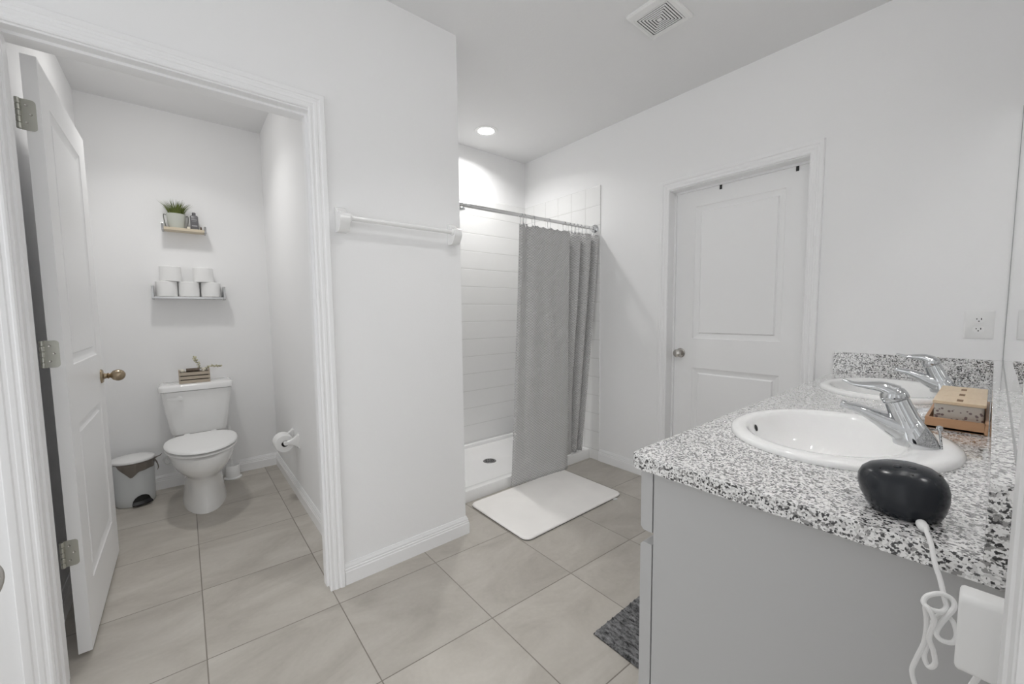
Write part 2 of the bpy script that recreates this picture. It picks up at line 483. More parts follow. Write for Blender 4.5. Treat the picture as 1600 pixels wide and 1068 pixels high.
# door casings (moulded profile swept round the opening with mitred corners)
CPROF = [(0, 0), (0, 0.009), (0.004, 0.012), (0.009, 0.0125), (0.012, 0.0105), (0.018, 0.0105), (0.021, 0.013), (0.030, 0.0145), (0.033, 0.012),
         (0.040, 0.0125), (0.043, 0.016), (0.050, 0.0175), (0.058, 0.0175), (0.061, 0.014), (0.062, 0.0)]
def casing(mb, fn, a, b, ztop, prof=CPROF):
    """fn(s, depth, z); opening from a to b along s."""
    n = len(prof)
    rows = [[fn(a-u, d, 0) for u, d in prof], [fn(a-u, d, ztop+u) for u, d in prof], [fn(b+u, d, ztop+u) for u, d in prof], [fn(b+u, d, 0) for u, d in prof]]
    mb.loft(rows, True, True, closed=True)
    return mb

# WC doorway trim
JD = 0.140
mb = MB(); casing(mb, lambda s, d, z: Vector((s, Y1 - d, z)), -0.361, 0.432, 2.020)
casing(mb, lambda s, d, z: Vector((s, Y1 + T + d, z)), -0.361, 0.441, 2.020)
j0, j1, jz = -0.356, 0.436, 2.014
mb.box(WX0, j0, Y1-0.001, Y1+T+0.001, 0, jz).box(j1, WX1, Y1-0.001, Y1+T+0.001, 0, jz).box(WX0, WX1, Y1-0.001, Y1+T+0.001, jz, WZ)
mb.box(j0, j0+0.006, Y1+0.035, Y1+0.075, 0, jz-0.006).box(j1-0.009, j1, Y1+0.035, Y1+0.075, 0, jz-0.009).box(j0, j1, Y1+0.035, Y1+0.075, jz-0.009, jz)
struct('trim_1', mb, M_TRIM, 'white moulded casing round the toilet room doorway', 'door casing', angle=25)
# far door trim
mb = MB(); casing(mb, lambda s, d, z: Vector((XD - d, s, z)), 0.648, 1.417, 1.998)
mb.box(XD-0.001, XD+T, DY0, 0.643, 0, 1.993).box(XD-0.001, XD+T, 1.422, DY1+0.001, 0, 1.993).box(XD-0.001, XD+T, DY0, DY1, 1.993, DZ)
mb.box(XD+0.075, XD+0.087, 0.643, 0.655, 0, 1.985).box(XD+0.075, XD+0.087, 1.410, 1.422, 0, 1.985).box(XD+0.075, XD+0.087, 0.643, 1.422, 1.981, 1.993)
struct('trim_2', mb, M_TRIM, 'white moulded casing round the closed far door', 'door casing', angle=25)
# entry opening trim beside the photographer
mb = MB(); casing(mb, lambda s, d, z: Vector((s, YM + d, z)), EX0+0.01, EX1-0.01, 2.02)
mb.box(EX0, EX0+0.008, YM-T, YM-0.001, 0, 2.02).box(EX1-0.008, EX1, YM-T, YM-0.001, 0, 2.02).box(EX0, EX1, YM-T, YM-0.001, 2.02, 2.03)
struct('trim_3', mb, M_TRIM, 'white casing of the entry doorway at the right edge', 'door casing', angle=25)

# ------------------------------------------------------------------ doors
def door_leaf(mb, fn, W, H, th, panels, z0=0.0):
    """two-panel moulded door. fn(s, t, z): s across 0..W, t through 0..th."""
    steps = [(0.0, 0.0), (0.003, 0.003), (0.030, 0.0125), (0.034, 0.0125), (0.041, 0.0035)]
    for side in (0, 1):
        def q(s, dep, z): return fn(s, dep if side == 0 else th - dep, z)
        xs = [0, panels[0][0], panels[0][1], W]
        zs = [z0]
        for p in sorted(panels, key=lambda p: p[2]): zs += [p[2], p[3]]
        zs.append(H)
        for i in range(3):
            for j in range(len(zs)-1):
                if i == 1 and j % 2 == 1: continue
                mb.add([q(xs[i],0,zs[j]), q(xs[i+1],0,zs[j]), q(xs[i+1],0,zs[j+1]), q(xs[i],0,zs[j+1])], [(0,1,2,3)])
        for s0, s1, a, b in panels:
            rings = [[q(s0+u,d,a+u), q(s1-u,d,a+u), q(s1-u,d,b-u), q(s0+u,d,b-u)] for u, d in steps]
            mb.loft(rings, False, True)
    c = [(0,z0),(W,z0),(W,H),(0,H)]
    for i in range(4):
        (sa,za),(sb,zb) = c[i], c[(i+1)%4]
        mb.add([fn(sa,0,za),fn(sb,0,zb),fn(sb,th,zb),fn(sa,th,za)],[(0,1,2,3)])
    return mb

def knob_mb(c, ax, kind='round'):
    ax = Vector(ax)
    if kind == 'egg':
        prof = [(0.033,0),(0.033,0.003),(0.029,0.008),(0.014,0.011),(0.011,0.020),(0.015,0.025),(0.009,0.030),(0.013,0.034),(0.022,0.041),(0.027,0.052),(0.0275,0.060),(0.025,0.070),(0.018,0.079),(0.008,0.084),(0,0.085)]
    else:
        prof = [(0.032,0),(0.032,0.004),(0.027,0.009),(0.013,0.011),(0.012,0.028),(0.020,0.034),(0.027,0.044),(0.0275,0.052),(0.024,0.060),(0.014,0.066),(0,0.067)]
    return MB().lathe(prof, c, ax, 28)

def hinge_mb(kn, leafdir, z0, z1, w=0.045):
    """knuckle pin at kn (x,y); leaf plate towards leafdir in plane of door edge."""
    mb = MB()
    n = 5; h = (z1-z0)/n
    for k in range(n):
        mb.lathe([(0.0055,0.0006),(0.0062,0.0016),(0.0062,h-0.0016),(0.0055,h-0.0006)], (kn[0],kn[1],z0+k*h), (0,0,1), 12)
    return mb

# WC door, opened into the toilet room; visible face looks to +X
LX0, LX1, LY0, LY1 = -0.348, -0.313, 1.992, 2.775
d1 = MB()
door_leaf(d1, lambda s, t, z: Vector((LX1 - t, LY0 + s, z)), LY1-LY0, 2.030, 0.035,
          [(0.125, 0.645, 0.225, 0.815), (0.125, 0.645, 1.030, 1.915)], z0=0.018)
door1 = struct('door_1', d1, M_DOOR, 'white two-panel door standing open into the toilet room', 'door', loc=(LX0, LY0, 0), angle=20)
kn = build('door_knob', knob_mb((LX1, 2.690, 0.921), (1, 0, 0), 'egg'), M_BRASS, door1); kn['label'] = 'antique brass egg-shaped knob'
kn = build('door_knob', knob_mb((LX0, 2.690, 0.921), (-1, 0, 0)), M_BRASS, door1)
for z0, z1 in ((1.795, 1.890), (1.035, 1.125), (0.345, 0.436)):
    mb = hinge_mb((-0.3605, LY0-0.008), None, z0, z1)
    pts = []
    # rounded leaf plate lying on the door edge
    w_, r_ = 0.034, 0.010
    poly = [(-0.357, z0), (-0.357 + w_ - r_, z0)]
    poly += [(-0.357 + w_ - r_ + r_*math.sin(a), z0 + r_ - r_*math.cos(a)) for a in [k*PI/10 for k in range(1, 6)]]
    poly += [(-0.357 + w_ - r_ + r_*math.cos(a), z1 - r_ + r_*math.sin(a)) for a in [k*PI/10 for k in range(0, 6)]]
    poly += [(-0.357, z1)]
    mb.prism(poly, lambda p, a: Vector((p[0], a, p[1])), LY0-0.0025, LY0-0.0002)
    h = build('hinge', mb, M_HINGE, door1, angle=30)
    sm = MB()
    for fx, fz in ((0.012, 0.24), (0.022, 0.52), (0.013, 0.80)):
        sm.lathe([(0.0038, 0), (0.0034, 0.001), (0.0012, 0.0004)], (-0.357 + fx, LY0-0.0025, z0 + (z1-z0)*fz), (0, -1, 0), 12)
    s1 = build('hinge_screw', sm, M_NICKEL, h)

# far door
FX = XD + 0.088
d2 = MB()
door_leaf(d2, lambda s, t, z: Vector((FX + t, 0.645 + s, z)), 0.775, 1.990, 0.035,
          [(0.130, 0.640, 0.225, 0.822), (0.130, 0.640, 1.018, 1.880)], z0=0.012)
door2 = struct('door_2', d2, M_DOOR, 'white two-panel door closed in the far wall', 'door', loc=(FX, 0.645, 0), angle=20)
kn = build('door_knob', knob_mb((FX, 1.366, 0.915), (-1, 0, 0)), M_NICKEL, door2); kn['label'] = 'round satin nickel knob'
for i, (y, lab) in enumerate(((1.128, 'black over-door hook above the middle of the far door'), (0.726, 'black over-door hook near the right corner of the far door'))):
    mb = MB().box(FX-0.004, FX-0.0005, y-0.007, y+0.007, 1.955, 1.9925).box(FX-0.004, FX+0.039, y-0.007, y+0.007, 1.9905, 1.9925)
    mb.box(FX+0.0355, FX+0.039, y-0.007, y+0.007, 1.955, 1.9925)
    tag(build('over_door_hook', mb, M_DARK, loc=(FX, y, 1.955), bevel=0.0006), lab, 'hook', 'black hooks over the far door')

# entry door leaf standing open at the photographer's left (only its knob reaches the picture)
hv = Vector((-0.600, YM+0.02, 0)); fv = Vector((-0.205, 0.752, 0))
ed = (fv - hv); EW = ed.length; ed.normalize(); en = Vector((ed.y, -ed.x, 0))
d3 = MB()
door_leaf(d3, lambda s, t, z: hv + ed*s - en*t + Vector((0, 0, z)), EW, 2.01, 0.035, [(0.13, EW-0.13, 0.22, 0.82), (0.13, EW-0.13, 1.02, 1.9)], z0=0.012)
door3 = struct('door_3', d3, M_DOOR, 'white entry door standing open at the left edge', 'door', loc=hv, angle=20)
kn = build('door_knob', knob_mb(hv + ed*(EW-0.062) + Vector((0, 0, 0.915)), en), M_NICKEL, door3); kn['label'] = 'round satin nickel knob at the left picture edge'

# ------------------------------------------------------------------ shower
# tiled surround
mb = MB().box(XB, XD, YS, YS+0.008, 0.02, 2.175)
tag(build('shower_tile_panel', mb, shower_tile_mat('shower_tile_back', 0, 0, 2.175), loc=(0, 0, 0), flat=True), 'white tiled surround on the shower back wall', 'wall tile', kind='structure')
mb = MB().box(XD-0.008, XD, 1.987, YS, 0.0, 2.175)
so = tag(build('shower_tile_panel', mb, shower_tile_mat('shower_tile_side', 1, 0.152, 2.175), loc=(0, 0, 0), flat=True), 'white tiled surround on the far wall beside the curtain', 'wall tile', kind='structure')
mb = MB().box(XB, XB+0.008, 2.06, YS, 0.02, 2.175)
tag(build('shower_tile_panel', mb, MATS.get('x') or shower_tile_mat('shower_tile_left', 1, 0.152, 2.175), loc=(0, 0, 0), flat=True), 'white tiled surround on the shower head wall', 'wall tile', kind='structure')

PX0, PX1, PY0, PY1 = XB+0.009, XD-0.009, 2.078, YS-0.001
sp = thing('shower_pan', 'low white shower pan with front curb and round drain', 'shower pan', ((PX0+PX1)/2, (PY0+PY1)/2, 0))
mb = MB()
rings = [rrect(PX0, PX1, PY0, PY1, 0.006, 0.0), rrect(PX0, PX1, PY0, PY1, 0.006, 0.066), rrect(PX0+0.004, PX1-0.004, PY0+0.004, PY1-0.004, 0.006, 0.072),
         rrect(PX0+0.012, PX1-0.012, PY0+0.058, PY1-0.012, 0.012, 0.072), rrect(PX0+0.02, PX1-0.02, PY0+0.072, PY1-0.02, 0.03, 0.062), rrect(PX0+0.026, PX1-0.026, PY0+0.085, PY1-0.026, 0.04, 0.040), rrect(PX0+0.05, PX1-0.05, PY0+0.12, PY1-0.05, 0.05, 0.036)]
mb.loft(rings)
build('basin', mb, M_PORC, sp, angle=45)
DX, DYC = 1.81, 2.486
mb = MB().lathe([(0.001, 0.0035), (0.044, 0.0035), (0.050, 0.002), (0.052, 0.0)], (DX, DYC, 0.0362), (0, 0, 1), 32)
dr = build('drain', mb, M_DRAIN, sp)
mb = MB()
for k in range(10):
    a = 2*PI*k/10
    mb.lathe([(0.0065, 0), (0.0065, 0.0006)], (DX+0.030*math.cos(a), DYC+0.030*math.sin(a), 0.0394), (0, 0, 1), 10)
for k in range(5):
    a = 2*PI*k/5
    mb.lathe([(0.005, 0), (0.005, 0.0006)], (DX+0.013*math.cos(a), DYC+0.013*math.sin(a), 0.0394), (0, 0, 1), 10)
build('drain_holes', mb, M_SLOT, dr)

# shower head on the left wall
sh = thing('shower_fixture', 'chrome shower head peeking past the towel bar wall end', 'shower head', (XB+0.01, 2.47, 1.98))
mb = MB().lathe([(0.030, 0), (0.028, 0.006), (0.012, 0.010)], (XB+0.008, 2.47, 2.03), (1, 0, 0), 20)
mb.tube(crom([(XB+0.012, 2.47, 2.03), (XB+0.12, 2.47, 2.06), (XB+0.29, 2.47, 2.05), (XB+0.400, 2.47, 1.990)], 6), 0.0095, 12)
build('shower_arm', mb, M_CHROME, sh)
mb = MB().lathe([(0.012, 0), (0.016, 0.02), (0.020, 0.03), (0.052, 0.055), (0.057, 0.062), (0.056, 0.074), (0.050, 0.076), (0, 0.076)], (XB+0.398, 2.47, 1.996), (0.24, 0, -0.97), 28)
build('spray_head', mb, M_CHROME, sh)

# dark bottle standing at the back of the pan behind the curtain
bq = thing('shampoo_bottle', 'dark blue bottle behind the left edge of the shower curtain', 'bottle', (2.305, 2.735, 0.037))
build('bottle_body', MB().loft([ell(2.305, 2.735, 0.033, 0.020, 0.037, 28, 2.6), ell(2.305, 2.735, 0.034, 0.021, 0.043, 28, 2.6), ell(2.305, 2.735, 0.034, 0.021, 0.185, 28, 2.6), ell(2.305, 2.735, 0.026, 0.016, 0.200, 28, 2.3), ell(2.305, 2.735, 0.014, 0.012, 0.206, 28)]), mat('dark_blue_bottle', (0.03, 0.045, 0.075), 0.3), bq, angle=40)
build('cap', MB().lathe([(0.013, 0.206), (0.013, 0.228), (0.011, 0.230), (0, 0.230)], (2.305, 2.735, 0), (0, 0, 1), 20), M_DARK, bq)

# curtain rod
RY, RZ = 2.035, 1.851
rod = thing('curtain_rod', 'chrome shower curtain rod across the shower opening', 'curtain rod', (XB+0.7, RY, RZ))
ROD_Z = lambda x: RZ + (x - XD) * 0.009
mb = MB().tube([(XB+0.009, RY, ROD_Z(XB)), (XD-0.009, RY, RZ)], 0.0125, 18)
build('rod_tube', mb, mat('polished_steel', (0.80, 0.80, 0.80), 0.12, 1.0), rod)
for x, dx in ((XD-0.0085, -1), (XB+0.0005, 1)):
    build('flange', MB().lathe([(0.032, 0), (0.032, 0.006), (0.020, 0.014), (0.016, 0.03), (0.0135, 0.03)], (x, RY, ROD_Z(x)), (dx, 0, 0), 24), M_CHROME, rod)

# curtain: plan path at top and at bottom, blended
TOP = [(1.752, 2.035), (1.775, 2.022), (1.80, 2.040), (1.835, 2.050), (1.868, 2.028), (1.90, 2.016), (1.96, 2.022), (2.03, 2.014), (2.10, 2.022), (2.165, 2.014), (2.206, 2.022),
       (2.214, 2.050), (2.232, 2.085), (2.262, 2.075), (2.292, 2.040), (2.322, 2.020), (2.338, 2.040), (2.335, 2.075), (2.350, 2.085), (2.372, 2.050), (2.392, 2.018),
       (2.425, 2.012), (2.452, 2.030), (2.458, 2.075), (2.470, 2.085), (2.487, 2.050), (2.500, 2.016), (2.520, 2.014), (2.531, 2.05)]
BOT = [(1.668, 2.045), (1.675, 2.034), (1.71, 2.030), (1.76, 2.034), (1.80, 2.028), (1.85, 2.022), (1.92, 2.022), (1.99, 2.016), (2.06, 2.012), (2.13, 2.004), (2.195, 2.014),
       (2.188, 2.050), (2.186, 2.090), (2.20, 2.105), (2.225, 2.092), (2.26, 2.086), (2.295, 2.092), (2.330, 2.098), (2.345, 2.125), (2.352, 2.130), (2.358, 2.105),
       (2.375, 2.092), (2.392, 2.100), (2.402, 2.125), (2.412, 2.130), (2.425, 2.110), (2.436, 2.094), (2.452, 2.094), (2.462, 2.12)]
ZB = [0.022, 0.020, 0.020, 0.020, 0.020, 0.020, 0.020, 0.020, 0.020, 0.020, 0.022, 0.085, 0.088] + [0.080]*16
def cur1(vals, n):
    return [p for p in crom([Vector((v, 0, 0)) for v in vals], n)]
TOP = [(x, y if i < 10 else 2.035 + (y - 2.045)*1.45) for i, (x, y) in enumerate(TOP)]
BOT = [(x, y if i < 13 else 2.098 + (y - 2.098)*1.5) for i, (x, y) in enumerate(BOT)]
NS = 7
tp = crom([(x, y, 0) for x, y in TOP], NS); bt = crom([(x, y, 0) for x, y in BOT], NS); zb = [p.x for p in cur1(ZB, NS)]
ZT = 1.797
NR = 60
mb = MB(); rows = []; vs = []; uv = []
arc = [0.0]
for i in range(1, len(tp)): arc.append(arc[-1] + max((tp[i]-tp[i-1]).length, (bt[i]-bt[i-1]).length))
rng = random.Random(3)
for j in range(NR+1):
    t = j/NR
    e = t**1.25
    for i in range(len(tp)):
        p = tp[i].lerp(bt[i], e)
        sag = 0.0
        z = (ZT + (p.x - XD)*0.009) * (1-t) + zb[i] * t
        # slack between the rings at the top edge, soft ripples lower down
        z += (-0.010*abs(math.sin(PI*i/NS/1.0)) if i < 11*NS else -0.004) * (1-t)**6
        y = p.y + 0.004*math.sin(arc[i]*23 + t*3.0)*math.sin(PI*t) + 0.010*math.exp(-((t-0.93)/0.05)**2)*math.exp(-((arc[i]-0.36)/0.06)**2)
        if z < 0.13 and i > 11*NS: y = max(y, 2.088)
        vs.append(Vector((p.x, y, z))); uv.append((arc[i], z))
n = len(tp)
fs = [(j*n+i, j*n+i+1, (j+1)*n+i+1, (j+1)*n+i) for j in range(NR) for i in range(n-1)]
mb.add(vs, fs)
me = bpy.data.meshes.new('shower_curtain')
org = Vector((2.1, 2.035, 0.02))
me.from_pydata([tuple(v-org) for v in mb.v], [], mb.f)
ul = me.uv_layers.new(name='UVMap')
for lp in me.loops: ul.data[lp.index].uv = uv[lp.vertex_index]
me.materials.append(M_CURT); me.shade_smooth()
cur = bpy.data.objects.new('shower_curtain', me); COL.objects.link(cur); cur.location = org
sm = cur.modifiers.new('solid', 'SOLIDIFY'); sm.thickness = 0.0012
tag(cur, 'grey waffle-weave shower curtain drawn to the right, hanging onto the mat', 'shower curtain')
# rings
ring_x = [1.775, 1.800, 1.880, 2.030, 2.190, 2.245, 2.285, 2.325, 2.365, 2.405, 2.455, 2.505]
names = ['leftmost chrome curtain ring', 'second chrome curtain ring from the left, close to the first', 'third chrome curtain ring from the left', 'chrome curtain ring over the middle of the flat panel',
         'chrome curtain ring at the right end of the flat panel', 'chrome ring at the first deep curtain fold', 'seventh chrome curtain ring from the left', 'eighth chrome curtain ring from the left',
         'fourth chrome curtain ring from the right', 'third chrome curtain ring from the right', 'second chrome curtain ring from the right', 'rightmost chrome curtain ring beside the tiled wall']
r0 = None
for k, x in enumerate(ring_x):
    if r0 is None:
        r0 = thing('curtain_ring', names[0], 'curtain ring', (x, RY, ROD_Z(x)-0.004), 'curtain rings on the rod')
        pts = [Vector((x + 0.004*math.sin(a*1.0), RY + 0.0195*math.sin(a), ROD_Z(x) - 0.016 + (0.0285 if math.cos(a) > 0 else 0.050)*math.cos(a))) for a in [2*PI*q/28 for q in range(28)]]
        build('wire_loop', MB().tube(pts, 0.0017, 8, closed=True), M_CHROME, r0)
        build('ball', MB().lathe([(0, -0.0065), (0.0046, -0.0046), (0.0065, 0), (0.0046, 0.0046), (0, 0.0065)], (x, RY-0.021, ROD_Z(x)-0.062), (0, 1, 0), 12), M_CHROME, r0)
    else:
        c = copy_tree(r0); c.location = (x, RY, ROD_Z(x)-0.004); c['label'] = names[k]

# ------------------------------------------------------------------ mats
bm_ = thing('bath_mat', 'white plush bath mat on the floor outside the shower', 'bath mat', (1.743, 1.768, 0))
def matring(z, i, r): return rrect(1.322+i, 2.166-i, 1.500+i, 2.036-i, r-i*0.5, z, 8)
build('pile', MB().loft([matring(0.004, 0.002, 0.045), matring(0.009, 0.0, 0.045), matring(0.014, 0.003, 0.045), matring(0.0165, 0.012, 0.045), matring(0.0155, 0.020, 0.045), matring(0.0175, 0.03, 0.045)]), M_MAT, bm_, angle=60)
build('backing', MB().loft([matring(0.0005, 0.003, 0.045), matring(0.0045, 0.001, 0.045)]), M_MATB, bm_)
build('care_tag', MB().loft([[Vector((2.08+0.018*math.cos(a), 1.494+0.012*math.sin(a), z)) for a in [2*PI*k/20 for k in range(20)]] for z in (0.002, 0.0035)]), M_PLAST, bm_)

rg = thing('bath_rug', 'dark grey ribbed shag rug on the floor in front of the vanity', 'rug', (1.45, 0.70, 0))
mb = MB()
rr = random.Random(5)
RX0, RX1, RY0_, RY1_ = 1.118, 1.80, 0.500, 0.894
nx, ny = 120, 60
vs = []
for i in range(nx+1):
    for j in range(ny+1):
        x = RX0 + (RX1-RX0)*i/nx; y = RY0_ + (RY1_-RY0_)*j/ny
        e = min(i, nx-i, j, ny-j)
        z = 0.003 if e == 0 else 0.009 + 0.006*abs(math.sin(PI*(x-RX0)/0.030)) + rr.uniform(-0.002, 0.0035)
        vs.append((x + (rr.uniform(-.002, .002)), y + rr.uniform(-.002, .002), z))
fs = [(i*(ny+1)+j, (i+1)*(ny+1)+j, (i+1)*(ny+1)+j+1, i*(ny+1)+j+1) for i in range(nx) for j in range(ny)]
mb.add(vs, fs)
build('pile', mb, M_RUG, rg, angle=60)
build('backing', MB().box(RX0, RX1, RY0_, RY1_, 0.0005, 0.004), M_MATB, rg)

# ------------------------------------------------------------------ vanity
van = thing('vanity_cabinet', 'long grey painted vanity cabinet under the granite top', 'vanity cabinet', (1.66, 0.22, 0))
CX0, CX1 = 0.778, XD-0.002
build('side_panel', MB().box(CX0, CX0+0.018, YM, 0.458, 0.0, 0.857), M_CAB, van, bevel=0.001)
build('carcass', MB().box(CX0+0.018, CX1, 0.440, 0.4575, 0.10, 0.857).box(CX0+0.018, CX1, 0.38, 0.395, 0, 0.10).box(CX0+0.018, CX1, YM, 0.44, 0.10, 0.115).box(CX1-0.018, CX1, YM, 0.44, 0.0, 0.857), M_CAB, van)
def front(x0, x1, z0, z1):
    c = 0.008
    poly = [(0.461, z0), (0.482-0.000, z0), (0.489, z0+c), (0.489, z1-c), (0.482, z1), (0.461, z1)]
    return MB().prism(poly, lambda p, a: Vector((a, p[0], p[1])), x0, x1)
cols = [(CX0, 1.08), (1.085, 1.37), (1.375, 1.66), (1.665, 1.95), (1.955, 2.24), (2.245, CX1)]
for i, (a, b) in enumerate(cols):
    build('drawer_front', front(a, b, 0.709, 0.848), M_CAB, van, angle=20)
    build('door', front(a, b, 0.105, 0.681), M_CAB, van, angle=20)

# countertop slab with two sink cut-outs
S1, S2 = (1.222, 0.238), (2.075, 0.238)
CT = thing('countertop', 'speckled black and white granite vanity countertop', 'countertop', (1.645, 0.22, ZCT-0.03))
def slab():
    bm = bmesh.new()
    def loop(pts):
        vs_ = [bm.verts.new(p) for p in pts]
        for i in range(len(vs_)): bm.edges.new((vs_[i], vs_[(i+1) % len(vs_)]))
        return vs_
    outer = rrect(0.747, XD-0.001, YM+0.001, 0.500, 0.004, ZCT, 3)
    # round only the front-left corner
    outer = [Vector((XD-0.001, 0.500, ZCT))] + [Vector((0.747+0.022-0.022*math.sin(a), 0.500-0.022+0.022*math.cos(a), ZCT)) for a in [k*PI/12 for k in range(7)]] + [Vector((0.747, YM+0.001, ZCT)), Vector((XD-0.001, YM+0.001, ZCT))]
    loops = [outer] + [[Vector((cx+0.232*math.cos(2*PI*k/48), cy+0.192*math.sin(2*PI*k/48), ZCT)) for k in range(48)] for cx, cy in (S1, S2)]
    lv = [loop(p) for p in loops]
    r = bmesh.ops.triangle_fill(bm, use_beauty=True, edges=bm.edges[:])
    mb = MB()
    bm.verts.index_update()
    V = [v.co.copy() for v in bm.verts]
    F = [tuple(v.index for v in f.verts) for f in bm.faces]
    mb.add(V, F)
    mb.add([v - Vector((0, 0, 0.030)) for v in V], [tuple(reversed(f)) for f in F])
    for p in loops:
        n = len(p)
        mb.add(list(p) + [q - Vector((0, 0, 0.030)) for q in p], [(i, (i+1) % n, n+(i+1) % n, n+i) for i in range(n)])
    bm.free()
    return mb
build('slab', slab(), M_GRAN, CT, bevel=0.004, bseg=3)
build('backsplash', MB().box(0.747, XD-0.024, YM+0.001, -0.0065, ZCT, 0.988), M_GRAN, CT, bevel=0.0012)
build('side_splash', MB().box(XD-0.022, XD-0.0005, -0.0055+0.0, 0.509, ZCT, 0.988).box(XD-0.022, XD-0.0005, YM+0.001, -0.0055, ZCT, 0.988), M_GRAN, CT, bevel=0.0012)

# mirror
mb = MB().box(0.80, XD-0.002, YM+0.0003, YM+0.003, 0.9895, 1.975)
mir = tag(build('mirror', mb, M_MIRROR, loc=(1.65, YM, 0.99)), 'frameless wall mirror above the granite backsplash at the right edge', 'mirror')

M_EDGE = mat('mirror_edge', (0.36, 0.365, 0.365), 0.35)
build('edge_strip', MB().box(XD-0.0045, XD-0.0008, YM+0.0003, YM+0.0040, 0.9895, 1.976), M_EDGE, mir)
build('edge_strip', MB().box(0.80, XD-0.0045, YM+0.0003, YM+0.0045, 0.9883, 0.9895), M_EDGE, mir)

# sinks
def make_sink(c, label):
    cx, cy = c
    s = thing('sink', label, 'sink', (cx, cy, ZCT), 'oval drop-in sinks in the countertop')
    mb = MB()
    prof = [(0.256, 0.216, 0.0003, 0), (0.2565, 0.2165, 0.006, 0), (0.252, 0.212, 0.0125, 0), (0.240, 0.200, 0.0155, 0), (0.224, 0.178, 0.015, 0.008), (0.212, 0.162, 0.012, 0.018), (0.206, 0.154, 0.004, 0.022),
            (0.200, 0.148, -0.012, 0.022), (0.188, 0.138, -0.045, 0.022), (0.165, 0.120, -0.085, 0.02), (0.125, 0.09, -0.115, 0.018), (0.07, 0.05, -0.128, 0.016), (0.026, 0.026, -0.131, 0.016), (0.022, 0.022, -0.145, 0.016)]
    # faucet deck: the bowl keeps clear of the back 0.09 m
    mb.loft([ell(cx, cy+dy, a, b, ZCT+z, 64) for a, b, z, dy in prof], False, True)
    bs = build('basin', mb, M_PORC, s, angle=70)
    build('drain', MB().lathe([(0.0, 0.004), (0.014, 0.004), (0.016, 0.0), (0.024, 0.002), (0.026, -0.001)], (cx, cy+0.016, ZCT-0.130), (0, 0, 1), 24, False, False), M_CHROME, s)
    o = MB()
    a0 = 2.45
    hx, hy = cx + 0.198*math.cos(1.62), cy + 0.022 + 0.146*math.sin(1.62)
    nrm = Vector((cx-hx, (cy+0.022-hy), 0.045)).normalized()
    o.lathe([(0.0001, 0.0008), (0.0075, 0.0008), (0.0095, -0.0005)], (hx, hy, ZCT-0.013), nrm, 18)
    ov = build('overflow_hole', o, M_SLOT, s)
    return s
make_sink(S1, 'white oval sink nearest the camera')
make_sink(S2, 'white oval sink at the far end of the countertop')

